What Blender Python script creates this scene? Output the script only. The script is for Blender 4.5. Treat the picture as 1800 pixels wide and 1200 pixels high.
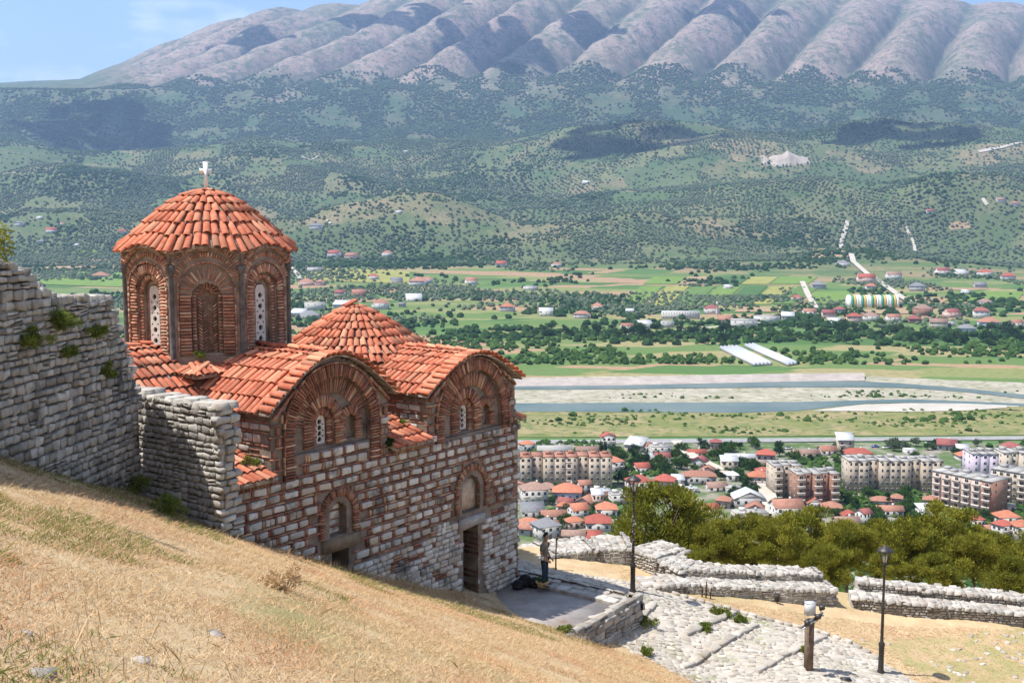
import bpy, math, random
import numpy as np
from mathutils import Matrix, Vector

sc = bpy.context.scene
for o in list(bpy.data.objects):
    bpy.data.objects.remove(o, do_unlink=True)
random.seed(7)
rng = np.random.default_rng(11)
COL = sc.collection

# ------------------------------------------------------------------ camera
F, HOR = 1900.0, 400.0                       # focal length and horizon row of the 1800 px wide frame
TH = math.atan((600 - HOR) / F)
cth, sth = math.cos(TH), math.sin(TH)
cam_d = bpy.data.cameras.new('camera')
cam_d.sensor_width = 36.0
cam_d.lens = F / 1800 * 36
cam_d.clip_start = 0.3
cam_d.clip_end = 60000
cam = bpy.data.objects.new('camera', cam_d)
COL.objects.link(cam)
cam.location = (0, 0, 0)
cam.rotation_euler = (math.pi / 2 - TH, 0, 0)
sc.camera = cam

# ------------------------------------------------------------------ sky, sun, exposure
SUN_AZ, SUN_EL = math.radians(-174), math.radians(64)      # direction towards the sun, in plan from +X
SUNV = Vector((math.cos(SUN_EL) * math.cos(SUN_AZ), math.cos(SUN_EL) * math.sin(SUN_AZ), math.sin(SUN_EL)))
world = bpy.data.worlds.new('World')
sc.world = world
world.use_nodes = True
wn, wl = world.node_tree.nodes, world.node_tree.links
wn.clear()
w_out = wn.new('ShaderNodeOutputWorld')
w_bg = wn.new('ShaderNodeBackground')
w_sky = wn.new('ShaderNodeTexSky')
w_sky.sky_type = 'NISHITA'
w_sky.sun_disc = False
w_sky.sun_elevation = SUN_EL
w_sky.sun_rotation = math.pi / 2 - SUN_AZ
w_sky.altitude = 200
w_sky.air_density = 1.0
w_sky.dust_density = 0.6
w_sky.ozone_density = 2.0
w_bg.inputs['Strength'].default_value = 0.115
# thin scattered fair-weather clouds, the same all round the sky
tc = wn.new('ShaderNodeTexCoord')
mp = wn.new('ShaderNodeMapping')
mp.inputs['Scale'].default_value = (1.0, 1.0, 2.6)
nz = wn.new('ShaderNodeTexNoise')
nz.inputs['Scale'].default_value = 7.5
nz.inputs['Detail'].default_value = 7
nz.inputs['Roughness'].default_value = 0.55
rp = wn.new('ShaderNodeValToRGB')
rp.color_ramp.elements[0].position = 0.50
rp.color_ramp.elements[1].position = 0.78
mx = wn.new('ShaderNodeMix')
mx.data_type = 'RGBA'
mx.inputs[7].default_value = (8.2, 8.4, 8.8, 1)
wl.new(tc.outputs['Generated'], mp.inputs['Vector'])
wl.new(mp.outputs[0], nz.inputs['Vector'])
wl.new(nz.outputs['Fac'], rp.inputs[0])
wl.new(rp.outputs[0], mx.inputs[0])
wl.new(w_sky.outputs[0], mx.inputs[6])
wl.new(mx.outputs[2], w_bg.inputs['Color'])
wl.new(w_bg.outputs[0], w_out.inputs['Surface'])

sun_d = bpy.data.lights.new('sun', 'SUN')
sun_d.energy = 5.0
sun_d.angle = math.radians(0.53)
sun_d.color = (1.0, 0.96, 0.9)
sun = bpy.data.objects.new('sun', sun_d)
COL.objects.link(sun)
sun.rotation_euler = (-SUNV).to_track_quat('-Z', 'Y').to_euler()

sc.view_settings.view_transform = 'Standard'
sc.view_settings.look = 'None'
sc.view_settings.gamma = 1
sc.view_settings.use_curve_mapping = False
sc.view_settings.exposure = 0.82
sc.cycles.use_denoising = True
sc.cycles.max_bounces = 5
sc.cycles.diffuse_bounces = 3
sc.cycles.transparent_max_bounces = 6
sc.cycles.volume_bounces = 0

# ------------------------------------------------------------------ helpers
def kk(v):
    y = (600 - v) / F
    return (y * cth - sth) / (cth + y * sth)
def ray(u, v):
    x, y = (u - 900) / F, (600 - v) / F
    return np.array([x, cth + y * sth, y * cth - sth])
def at_d(u, v, d): return ray(u, v) * d
def at_z(u, v, z):
    r = ray(u, v); return r * (z / r[2])
def depth(P): return P[1] * cth - P[2] * sth
def vec(*a): return np.array(a, float)
def unit(v):
    v = np.asarray(v, float); return v / (np.linalg.norm(v) + 1e-12)
UP = vec(0, 0, 1)

def mesh_arrays(name, V, loops, starts, mats, midx=None, tint=None, smooth=False):
    me = bpy.data.meshes.new(name)
    V = np.asarray(V, np.float32)
    me.vertices.add(len(V)); me.vertices.foreach_set('co', V.ravel())
    loops = np.asarray(loops, np.int32); starts = np.asarray(starts, np.int32)
    me.loops.add(len(loops)); me.loops.foreach_set('vertex_index', loops)
    me.polygons.add(len(starts)); me.polygons.foreach_set('loop_start', starts)
    if midx is not None: me.polygons.foreach_set('material_index', np.asarray(midx, np.int32))
    if smooth: me.polygons.foreach_set('use_smooth', np.ones(len(starts), bool))
    me.update(calc_edges=True)
    for m in (mats if isinstance(mats, (list, tuple)) else [mats]):
        me.materials.append(m)
    if tint is not None:
        at = me.attributes.new('tint', 'FLOAT', 'FACE')
        at.data.foreach_set('value', np.asarray(tint, np.float32))
    return me

class MB:
    """collects polygons for one mesh"""
    def __init__(s): s.v, s.f, s.t, s.m = [], [], [], []
    def face(s, pts, tint=0.0, m=0):
        i = len(s.v); s.v.extend([tuple(map(float, p)) for p in pts]); s.f.append(tuple(range(i, i + len(pts)))); s.t.append(tint); s.m.append(m)
    def raw(s, V, Fs, tint=0.0, m=0):
        i = len(s.v); s.v.extend([tuple(map(float, p)) for p in V])
        for f in Fs: s.f.append(tuple(i + j for j in f)); s.t.append(tint); s.m.append(m)
    def box(s, c, hx, hy, hz, tint=0.0, m=0, bevel=0):
        c, hx, hy, hz = map(np.asarray, (c, hx, hy, hz))
        P = [c + a * hx + b * hy + d * hz for d in (-1, 1) for b in (-1, 1) for a in (-1, 1)]
        s.raw(P, [(0, 2, 3, 1), (4, 5, 7, 6), (0, 1, 5, 4), (2, 6, 7, 3), (0, 4, 6, 2), (1, 3, 7, 5)], tint, m)
    def abox(s, x0, x1, y0, y1, z0, z1, **k):
        s.box(((x0 + x1) / 2, (y0 + y1) / 2, (z0 + z1) / 2), ((x1 - x0) / 2, 0, 0), (0, (y1 - y0) / 2, 0), (0, 0, (z1 - z0) / 2), **k)
    def prism(s, poly, ext, tint=0.0, m=0):
        poly = [np.asarray(p, float) for p in poly]; ext = np.asarray(ext, float); n = len(poly)
        s.raw(poly + [p + ext for p in poly], [tuple(range(n))[::-1], tuple(range(n, 2 * n))] + [(i, (i + 1) % n, n + (i + 1) % n, n + i) for i in range(n)], tint, m)
    def tube(s, pts, rad, seg=8, tint=0.0, m=0, caps=True):
        pts = [np.asarray(p, float) for p in pts]
        if not hasattr(rad, '__len__'): rad = [rad] * len(pts)
        base = len(s.v); prev = None
        for i, p in enumerate(pts):
            d = unit(pts[min(i + 1, len(pts) - 1)] - pts[max(i - 1, 0)])
            a = np.cross(d, (1, 0, 0) if abs(d[0]) < .8 else (0, 1, 0)) if prev is None else prev - d * np.dot(prev, d)
            a = unit(a); prev = a; b = np.cross(d, a)
            for q in range(seg):
                w = 2 * math.pi * q / seg
                s.v.append(tuple(p + rad[i] * (math.cos(w) * a + math.sin(w) * b)))
        for i in range(len(pts) - 1):
            for q in range(seg):
                s.f.append((base + i * seg + q, base + i * seg + (q + 1) % seg, base + (i + 1) * seg + (q + 1) % seg, base + (i + 1) * seg + q)); s.t.append(tint); s.m.append(m)
        if caps:
            s.f.append(tuple(base + q for q in range(seg))[::-1]); s.t.append(tint); s.m.append(m)
            s.f.append(tuple(base + (len(pts) - 1) * seg + q for q in range(seg))); s.t.append(tint); s.m.append(m)
    def lathe(s, c, prof, seg=12, tint=0.0, m=0):
        c = np.asarray(c, float)
        s.tube_rings([[c + vec(r * math.cos(2 * math.pi * q / seg), r * math.sin(2 * math.pi * q / seg), z) for q in range(seg)] for r, z in prof], tint, m)
    def tube_rings(s, rings, tint=0.0, m=0, caps=True):
        base = len(s.v); n = len(rings[0])
        for r in rings: s.v.extend([tuple(map(float, p)) for p in r])
        for i in range(len(rings) - 1):
            for q in range(n):
                s.f.append((base + i * n + q, base + i * n + (q + 1) % n, base + (i + 1) * n + (q + 1) % n, base + (i + 1) * n + q)); s.t.append(tint); s.m.append(m)
        if caps:
            s.f.append(tuple(base + q for q in range(n))[::-1]); s.t.append(tint); s.m.append(m)
            s.f.append(tuple(base + (len(rings) - 1) * n + q for q in range(n))); s.t.append(tint); s.m.append(m)
    def mesh(s, name, mats, off=(0, 0, 0), smooth=False):
        V = np.array(s.v, float) - np.asarray(off, float)
        ln = np.array([len(f) for f in s.f]); st = np.concatenate([[0], np.cumsum(ln)[:-1]])
        lo = np.fromiter((i for f in s.f for i in f), np.int32)
        return mesh_arrays(name, V, lo, st, mats, s.m, s.t, smooth)

def link(name, me, parent=None, mat4=None):
    o = bpy.data.objects.new(name, me)
    COL.objects.link(o)
    if parent is not None: o.parent = parent
    if mat4 is not None: o.matrix_basis = mat4
    return o
def tag(o, label=None, cat=None, group=None, kind=None):
    if label: o['label'] = label
    if cat: o['category'] = cat
    if group: o['group'] = group
    if kind: o['kind'] = kind
    return o
class Thing:
    """an Empty at the base of a thing; its parts are meshes given in world coordinates"""
    def __init__(s, name, label, cat, L, group=None):
        s.L = np.asarray(L, float)
        s.o = link(name, None); s.o.location = Vector(s.L); s.o.empty_display_size = .2
        tag(s.o, label, cat, group)
    def part(s, name, mb, mat, parent=None, smooth=False, label=None, kind=None):
        me = mb.mesh(name, mat, s.L, smooth) if isinstance(mb, MB) else mb
        o = link(name, me, parent or s.o)
        return tag(o, label, kind=kind)
def struct(name, me, kind='structure'):
    return tag(link(name, me), kind=kind)

# ------------------------------------------------------------------ materials
def rgb(c): return (c[0], c[1], c[2], 1)
class NT:
    def __init__(s, name):
        s.mat = bpy.data.materials.new(name); s.mat.use_nodes = True
        s.n, s.l = s.mat.node_tree.nodes, s.mat.node_tree.links
        s.bsdf = s.n['Principled BSDF']; s.out = s.n['Material Output']
        s.pos = s.n.new('ShaderNodeNewGeometry').outputs['Position']
    def noise(s, scale, detail=4, rough=.55, v=None, stretch=None):
        t = s.n.new('ShaderNodeTexNoise'); t.inputs['Scale'].default_value = scale; t.inputs['Detail'].default_value = detail; t.inputs['Roughness'].default_value = rough
        src = v or s.pos
        if stretch:
            m = s.n.new('ShaderNodeMapping'); m.inputs['Scale'].default_value = stretch[:3]
            if len(stretch) > 3: m.inputs['Rotation'].default_value = (0, 0, stretch[3])
            s.l.new(src, m.inputs['Vector']); src = m.outputs[0]
        s.l.new(src, t.inputs['Vector']); return t.outputs['Fac']
    def ramp(s, fac, lo, hi, c0=(0, 0, 0), c1=(1, 1, 1)):
        r = s.n.new('ShaderNodeValToRGB'); r.color_ramp.elements[0].position = lo; r.color_ramp.elements[1].position = hi
        r.color_ramp.elements[0].color = rgb(c0); r.color_ramp.elements[1].color = rgb(c1)
        s.l.new(fac, r.inputs[0]); return r.outputs[0]
    def mix(s, fac, a, b, mode='MIX'):
        m = s.n.new('ShaderNodeMix'); m.data_type = 'RGBA'; m.blend_type = mode
        for sock, val in ((m.inputs[0], fac), (m.inputs[6], a), (m.inputs[7], b)):
            if isinstance(val, (int, float)): sock.default_value = val
            elif isinstance(val, tuple): sock.default_value = rgb(val)
            else: s.l.new(val, sock)
        return m.outputs[2]
    def math(s, op, a, b=0.0):
        m = s.n.new('ShaderNodeMath'); m.operation = op
        for i, val in enumerate((a, b)):
            if isinstance(val, (int, float)): m.inputs[i].default_value = val
            else: s.l.new(val, m.inputs[i])
        return m.outputs[0]
    def rnd(s):
        a = s.n.new('ShaderNodeAttribute'); a.attribute_name = 'tint'
        o = s.n.new('ShaderNodeObjectInfo')
        return s.math('FRACT', s.math('ADD', a.outputs['Fac'], o.outputs['Random']))
    def bump(s, h, strength, dist):
        b = s.n.new('ShaderNodeBump'); b.inputs['Strength'].default_value = strength; b.inputs['Distance'].default_value = dist
        s.l.new(h, b.inputs['Height']); s.l.new(b.outputs[0], s.bsdf.inputs['Normal'])
    def done(s, col, rough=.85, spec=.25):
        if isinstance(col, tuple): s.bsdf.inputs['Base Color'].default_value = rgb(col)
        else: s.l.new(col, s.bsdf.inputs['Base Color'])
        s.bsdf.inputs['Roughness'].default_value = rough; s.bsdf.inputs['Specular IOR Level'].default_value = spec
        return s.mat
def pm(name, c1, c2, scale=6, rough=.88, rnd=.25, bump=.4, bscale=None, bdist=.02, c3=None, hue=None, spec=.2, patch=None):
    """two tones broken up by noise, per-piece brightness, optional stains (c3) and per-piece second hue"""
    t = NT(name)
    col = t.mix(t.ramp(t.noise(scale), .38, .64), c1, c2)
    r = t.rnd()
    if hue is not None: col = t.mix(t.ramp(r, .55, .95), col, hue)
    if c3 is not None:
        sc_, lo, hi = patch or (1.2, .55, .68)
        col = t.mix(t.ramp(t.noise(sc_, 5, .6), lo, hi), col, c3)
    r2 = t.math('FRACT', t.math('MULTIPLY', r, 7.31))
    br = t.math('ADD', t.math('MULTIPLY', r2, 2 * rnd), 1 - rnd)
    col = t.mix(1.0, col, t.mix(0.0, br, br), 'MULTIPLY')
    if bump: t.bump(t.noise(bscale or scale * 6, 5, .65), bump, bdist)
    return t.done(col, rough, spec)
def plain(name, c, rough=.6, metal=0, spec=.4, rnd=0.0):
    t = NT(name); t.bsdf.inputs['Metallic'].default_value = metal
    if rnd:
        br = t.math('ADD', t.math('MULTIPLY', t.rnd(), 2 * rnd), 1 - rnd)
        return t.done(t.mix(1.0, c, t.mix(0.0, br, br), 'MULTIPLY'), rough, spec)
    return t.done(c, rough, spec)
def leafy(name, c1, c2, c3=None, trans=.3, scale=.6):
    t = NT(name)
    r = t.rnd()
    col = t.mix(t.ramp(r, .1, .9), c1, c2)
    if c3: col = t.mix(t.ramp(t.noise(scale, 3), .5, .7), col, c3)
    d = t.n.new('ShaderNodeBsdfDiffuse'); tr = t.n.new('ShaderNodeBsdfTranslucent'); m = t.n.new('ShaderNodeMixShader')
    m.inputs[0].default_value = trans
    t.l.new(col, d.inputs[0]); t.l.new(col, tr.inputs[0]); t.l.new(d.outputs[0], m.inputs[1]); t.l.new(tr.outputs[0], m.inputs[2])
    t.l.new(m.outputs[0], t.out.inputs['Surface'])
    return t.mat

MT = {}
MT['tile'] = pm('terracotta', (.45, .125, .066), (.53, .185, .11), 5, .85, .32, .35, 60, .01, c3=(.40, .27, .19), hue=(.50, .225, .135), patch=(7, .58, .74))
MT['roofbed'] = pm('roof_mortar', (.18, .115, .085), (.42, .36, .30), 6, .95, .0, .6, 30, .03)
MT['mortar'] = pm('old_mortar', (.16, .125, .10), (.26, .205, .17), 3, .95, .0, .7, 25, .03, c3=(.06, .055, .05), patch=(.9, .56, .72))
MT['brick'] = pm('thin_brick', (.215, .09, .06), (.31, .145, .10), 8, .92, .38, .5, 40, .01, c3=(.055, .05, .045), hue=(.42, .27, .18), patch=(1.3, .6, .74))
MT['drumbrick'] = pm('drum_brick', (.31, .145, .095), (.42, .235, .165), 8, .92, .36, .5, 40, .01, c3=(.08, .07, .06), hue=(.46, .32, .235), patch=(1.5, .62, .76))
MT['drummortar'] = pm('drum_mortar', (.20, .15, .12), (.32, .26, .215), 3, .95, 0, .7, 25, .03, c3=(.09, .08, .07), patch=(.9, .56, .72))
MT['darkbrick'] = pm('dark_brick', (.16, .075, .05), (.24, .115, .075), 5, .92, .3, .7, 30, .02, c3=(.05, .04, .035), patch=(2, .5, .68))
MT['stone'] = pm('limestone_block', (.43, .40, .365), (.55, .515, .475), 4, .9, .25, .6, 22, .02, c3=(.13, .115, .105), hue=(.40, .33, .27), patch=(1.1, .52, .66))
MT['rubble'] = pm('rubble_stone', (.28, .255, .222), (.40, .37, .33), 5, .92, .36, .8, 18, .03, c3=(.085, .08, .07), hue=(.29, .25, .205), patch=(.9, .53, .68))
MT['palestone'] = pm('pale_limestone', (.31, .288, .255), (.43, .405, .365), 4, .9, .28, .7, 16, .03, c3=(.27, .20, .145), hue=(.34, .30, .26), patch=(.9, .6, .76))
MT['cobble'] = pm('path_stone', (.34, .305, .26), (.44, .405, .355), 3, .9, .24, .6, 20, .02, c3=(.24, .19, .135), hue=(.33, .285, .235), patch=(.9, .58, .74))
MT['rubmortar'] = pm('rubble_joint', (.10, .09, .08), (.19, .175, .155), 4, .95, 0, .7, 20, .04)
MT['palemortar'] = pm('pale_joint', (.20, .18, .155), (.33, .30, .26), 4, .95, 0, .7, 20, .03)
MT['column'] = pm('dark_column', (.085, .08, .078), (.15, .145, .14), 6, .85, .1, .5, 40, .01)
MT['plaster'] = pm('white_plaster', (.50, .47, .44), (.60, .57, .54), 6, .8, .05, .2)
MT['fresco'] = pm('worn_fresco', (.42, .30, .22), (.55, .44, .35), 4, .9, 0, .3, c3=(.12, .09, .07), patch=(2.5, .6, .68))
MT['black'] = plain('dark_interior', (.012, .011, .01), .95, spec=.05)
MT['timber'] = pm('weathered_timber', (.13, .09, .065), (.20, .15, .11), 5, .85, .1, .5, 40, .01)
MT['lintel'] = pm('lintel_stone', (.34, .31, .29), (.42, .39, .37), 4, .9, .1, .4)
MT['brownlintel'] = pm('brown_lintel', (.16, .115, .075), (.22, .165, .11), 4, .9, .1, .4)
MT['concrete'] = pm('terrace_floor', (.30, .26, .23), (.42, .375, .335), 1.6, .9, 0, .6, 26, .015, c3=(.25, .17, .12), patch=(.8, .55, .72))
MT['iron'] = pm('black_iron', (.018, .016, .015), (.035, .028, .025), 20, .45, 0, .2, spec=.5)
MT['rust'] = pm('rusty_iron', (.05, .03, .022), (.09, .05, .035), 14, .8, 0, .3)
MT['white'] = plain('white_paint', (.72, .72, .71), .5)
MT['glass'] = plain('dark_glass', (.02, .024, .028), .15, spec=.6)
MT['bark'] = pm('bark', (.09, .065, .05), (.15, .115, .09), 6, .95, 0, .8, 20, .03)
# ------------------------------------------------------------------ terrain
ZV = -118.0                                         # level of the valley floor below the camera
_tab = np.random.default_rng(5).random((256, 256))
def vnoise(x, y):
    xi, yi = np.floor(x).astype(int), np.floor(y).astype(int)
    fx, fy = x - xi, y - yi
    fx, fy = fx * fx * (3 - 2 * fx), fy * fy * (3 - 2 * fy)
    g = lambda a, b: _tab[a & 255, b & 255]
    return (g(xi, yi) * (1 - fx) + g(xi + 1, yi) * fx) * (1 - fy) + (g(xi, yi + 1) * (1 - fx) + g(xi + 1, yi + 1) * fx) * fy
def fbm(x, y, o=5, gain=.5):
    s, a, t = 0, 1, 0
    for i in range(o):
        s = s + a * (vnoise(x * 2 ** i + 17.3 * i, y * 2 ** i + 5.1 * i) * 2 - 1); t += a; a *= gain
    return s / t
def sstep(a, b, x):
    t = np.clip((x - a) / (b - a), 0, 1); return t * t * (3 - 2 * t)
BY = [0, 1300, 1700, 2050, 2400, 2900, 3400, 3800, 4100, 4350, 4750, 5150, 5500, 5900]
BZ = [ZV, ZV, -108, -92, -62, 0, 95, 215, 315, 325, 320, 475, 700, 800]
CU = [-300, 0, 155, 250, 330, 450, 500, 640, 700, 900, 1200, 1500, 1640, 1700, 1800, 2100]
CV = [150, 146, 139, 100, 65, 24, 17, 5, -12, -45, -50, -18, 0, 5, 10, 30]
HILLS = [(690, 2780, 75, 250, 200), (1480, 3150, 95, 520, 230), (1800, 2900, 70, 260, 260), (230, 2900, 55, 300, 200), (60, 3350, 60, 300, 220),
         (1130, 4250, 70, 420, 260), (1590, 4250, 80, 430, 260), (930, 3300, 45, 330, 200), (480, 3600, 55, 300, 200), (40, 4900, 90, 330, 260), (1200, 2750, 40, 330, 180), (320, 2450, 22, 330, 130)]
def terrain_z(x, y):
    x, y = np.asarray(x, float), np.asarray(y, float)
    u = 900 + F * x / np.maximum(y, 1)
    z = np.interp(y, BY, BZ)
    hz = sstep(2000, 2700, y) * (1 - sstep(5000, 5600, y))
    z = z + hz * (84 * fbm(x / 520 + 3.7, y / 300 + 9.2, 4, .42) * (1 - .5 * sstep(4100, 4500, y)) + 40 * fbm(x / 900, y / 900, 2))
    for hu, hy, a, sx, sy in HILLS:
        hx = (hu - 900) / F * hy
        z = z + a * np.exp(-np.abs((x - hx) / sx) ** 3 - ((y - hy) / sy) ** 2)
    # left side valley opening behind the olive hills
    z = z - 130 * np.exp(-((u - 215) / 130) ** 2) * np.exp(-((y - 4650) / 420) ** 2)
    # the long limestone ridge
    zc = np.interp(u, CU, [kk(v) * 7300 for v in CV])
    p = np.clip((y - 5450) / (7300 - 5450), 0, 1)
    zf = np.interp(5450, BY, BZ)
    zm = zf + (zc - zf) * (p ** 1.05)
    steep = np.clip((zc - zf - 250) / 500, 0, 1)
    warp = 70 * fbm(x / 900, y / 900, 3)
    ph = (x - .55 * (y - 5450) + warp) / 400
    tri = np.abs(np.sin(np.pi * ph)); gul = tri ** .85 - .6
    ph2 = (x + .35 * (y - 5450) + 2.2 * warp) / 150
    g2 = np.abs((ph2 % 1) - .5) * 2 - .5
    amp = steep * sstep(0, .28, p) * (1 - .75 * sstep(.55, 1, p))
    zm = zm + amp * (135 * gul * (1 + .5 * fbm(x / 300, y / 500, 2)) + 13 * g2 + 14 * np.abs(fbm(x / 120 + y / 300, y / 420, 3))) + steep * sstep(0, .1, p) * (1 - sstep(.85, 1, p)) * 13 * fbm(x / 160, y / 160, 4)
    zm = zm - np.maximum(y - 7300, 0) * .35
    w = sstep(5350, 5650, y)
    z = z * (1 - w) + zm * w
    z = z + (1 - w) * sstep(4300, 5000, y) * 24 * fbm(x / 260, y / 260, 4)
    return z
def hit(u, v):
    r = ray(u, v)
    ys = np.concatenate([np.arange(250, 2500, 4), np.arange(2500, 7300, 8)])
    lam = ys / r[1]
    d = r[2] * lam - terrain_z(r[0] * lam, ys)
    i = int(np.argmax(d < 0)) if (d < 0).any() else len(ys) - 1
    i = max(i, 1); f_ = d[i - 1] / (d[i - 1] - d[i] + 1e-9)
    yy = ys[i - 1] + np.clip(f_, 0, 1) * (ys[i] - ys[i - 1])
    P = r * (yy / r[1]); P[2] = float(terrain_z(P[0], P[1])); return P

def terrain_material():
    t = NT('valley_and_hills')
    at = lambda nm: (lambda a: (setattr(a, 'attribute_name', nm), a.outputs['Fac'])[1])(t.n.new('ShaderNodeAttribute'))
    hill, mtn, pied = at('hill'), at('mountain'), at('piedmont')
    # flat land: parcels
    m = t.n.new('ShaderNodeMapping'); m.inputs['Rotation'].default_value = (0, 0, math.radians(24)); m.inputs['Scale'].default_value = (1 / 120., 1 / 46., 0)
    t.l.new(t.pos, m.inputs['Vector'])
    vo = t.n.new('ShaderNodeTexVoronoi'); vo.distance = 'CHEBYCHEV'; vo.inputs['Scale'].default_value = 1; vo.inputs['Randomness'].default_value = .75
    t.l.new(m.outputs[0], vo.inputs['Vector'])
    sx = t.n.new('ShaderNodeSeparateColor'); t.l.new(vo.outputs['Color'], sx.inputs[0])
    r = t.n.new('ShaderNodeValToRGB'); el = r.color_ramp.elements
    cols = [(.065, .125, .035), (.11, .165, .05), (.19, .20, .075), (.075, .145, .04), (.26, .22, .105), (.13, .17, .055), (.31, .20, .12), (.10, .16, .045)]
    el[0].color = rgb(cols[0]); el[0].position = 0
    el[1].color = rgb(cols[-1]); el[1].position = .9
    for i, c in enumerate(cols[1:-1]): e = el.new((i + 1) / len(cols)); e.color = rgb(c)
    r.color_ramp.interpolation = 'CONSTANT'
    t.l.new(sx.outputs[0], r.inputs[0])
    flat = t.mix(t.ramp(t.noise(.18, 6, .75), .5, .72), r.outputs[0], (.075, .115, .04))
    # near town ground and gardens
    # olive hills: terraces, parcels, bare earth
    m2 = t.n.new('ShaderNodeMapping'); m2.inputs['Rotation'].default_value = (0, 0, math.radians(-14)); m2.inputs['Scale'].default_value = (1 / 230., 1 / 170., 0)
    t.l.new(t.pos, m2.inputs['Vector'])
    wn_ = t.n.new('ShaderNodeTexNoise'); wn_.inputs['Scale'].default_value = 1.6; wn_.inputs['Detail'].default_value = 3; t.l.new(m2.outputs[0], wn_.inputs['Vector'])
    add = t.n.new('ShaderNodeVectorMath'); add.operation = 'ADD'; t.l.new(m2.outputs[0], add.inputs[0]); t.l.new(wn_.outputs['Color'], add.inputs[1])
    v2 = t.n.new('ShaderNodeTexVoronoi'); v2.inputs['Scale'].default_value = 1; t.l.new(add.outputs[0], v2.inputs['Vector'])
    s2 = t.n.new('ShaderNodeSeparateColor'); t.l.new(v2.outputs['Color'], s2.inputs[0])
    r2 = t.n.new('ShaderNodeValToRGB'); e2 = r2.color_ramp.elements
    hc = [(.06, .10, .04), (.12, .14, .065), (.20, .175, .095), (.07, .115, .045), (.27, .20, .12), (.085, .12, .055), (.17, .16, .08)]
    e2[0].color = rgb(hc[0]); e2[0].position = 0; e2[1].color = rgb(hc[-1]); e2[1].position = .9
    for i, c in enumerate(hc[1:-1]): e = e2.new((i + 1) / len(hc)); e.color = rgb(c)
    t.l.new(s2.outputs[0], r2.inputs[0])
    hcol = t.mix(t.ramp(t.noise(.012, 6, .6), .4, .7), r2.outputs[0], (.07, .115, .045))
    hcol = t.mix(t.ramp(t.noise(.02, 6, .65), .66, .76), hcol, (.30, .22, .14))
    hcol = t.mix(t.ramp(t.noise(.13, 5, .75), .5, .62), hcol, (.06, .09, .04)); hcol = t.mix(t.ramp(t.noise(.07, 5, .7, stretch=(1, 2.4, 1)), .6, .72), hcol, (.21, .18, .095))
    pcol = t.mix(t.ramp(t.noise(.0075, 7, .65), .42, .66), (.055, .095, .045), (.13, .125, .075))
    pcol = t.mix(t.ramp(t.noise(.03, 6, .7, stretch=(1, 2.5, 1)), .6, .72), pcol, (.035, .07, .03))
    pcol = t.mix(t.ramp(t.noise(.05, 6, .8), .5, .6), pcol, (.05, .085, .04)); pcol = t.mix(t.ramp(t.noise(.02, 7, .75, stretch=(1, 2.2, 1)), .58, .68), pcol, (.26, .20, .14))
    # limestone with scrub
    rock = t.mix(t.ramp(t.noise(.006, 6, .6), .35, .7), (.27, .195, .16), (.34, .255, .215))
    scrub = t.mix(t.ramp(t.noise(.02, 6, .7), .49, .57), t.mix(t.ramp(t.noise(.0022, 3), .4, .6), rock, (.19, .175, .12)), (.075, .10, .06))
    rock = t.mix(t.ramp(t.noise(.0024, 5, .6), .42, .62), rock, scrub)
    rock = t.mix(t.math('MULTIPLY', at('gully'), t.ramp(t.noise(.012, 6, .75), .36, .6)), rock, (.062, .085, .05))
    rock = t.mix(t.ramp(t.noise(.05, 6, .8), .52, .58), rock, (.085, .10, .065)); rock = t.mix(t.ramp(t.noise(.017, 7, .8), .53, .58), rock, (.075, .092, .06))
    col = t.mix(hill, flat, hcol); col = t.mix(pied, col, pcol); col = t.mix(mtn, col, rock)
    return t.done(col, .95, .1)
ys = np.unique(np.concatenate([np.geomspace(170, 1600, 110), np.linspace(1600, 5000, 230), np.linspace(5000, 7600, 210), np.geomspace(7600, 26000, 14)]))
ss = np.concatenate([np.linspace(-1.6, -.62, 12)[:-1], np.linspace(-.62, .62, 620), np.linspace(.62, 1.6, 12)[1:]])
YY, SS = np.meshgrid(ys, ss, indexing='ij'); XX = SS * YY
ZZ = terrain_z(XX, YY)
nr, nc = YY.shape
idx = np.arange(nr * nc).reshape(nr, nc)
quads = np.stack([idx[:-1, :-1], idx[:-1, 1:], idx[1:, 1:], idx[1:, :-1]], -1).reshape(-1, 4)
me = mesh_arrays('terrain', np.stack([XX, YY, ZZ], -1).reshape(-1, 3), quads.ravel(), np.arange(len(quads)) * 4, terrain_material(), smooth=True)
_wp = 70 * fbm(XX / 900, YY / 900, 3); _tri = np.abs(np.sin(np.pi * (XX - .55 * (YY - 5450) + _wp) / 400))
for nm, val in (('gully', 1 - sstep(.12, .7, _tri + .3 * fbm(XX / 90, YY / 90, 3))), ('hill', sstep(1950, 2350, YY + 260 * fbm(XX / 500, YY / 500, 3))), ('piedmont', sstep(4300, 4700, YY + 300 * fbm(XX / 600, YY / 600, 3))),
                ('mountain', sstep(5380, 5760, YY + 260 * fbm(XX / 300, YY / 300, 3)) * np.clip((np.interp(900 + F * SS, CU, [kk(v) * 7300 for v in CV]) - 990) / 180, 0, 1))):
    a = me.attributes.new(nm, 'FLOAT', 'POINT'); a.data.foreach_set('value', val.astype(np.float32).ravel())
struct('terrain', me)

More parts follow.
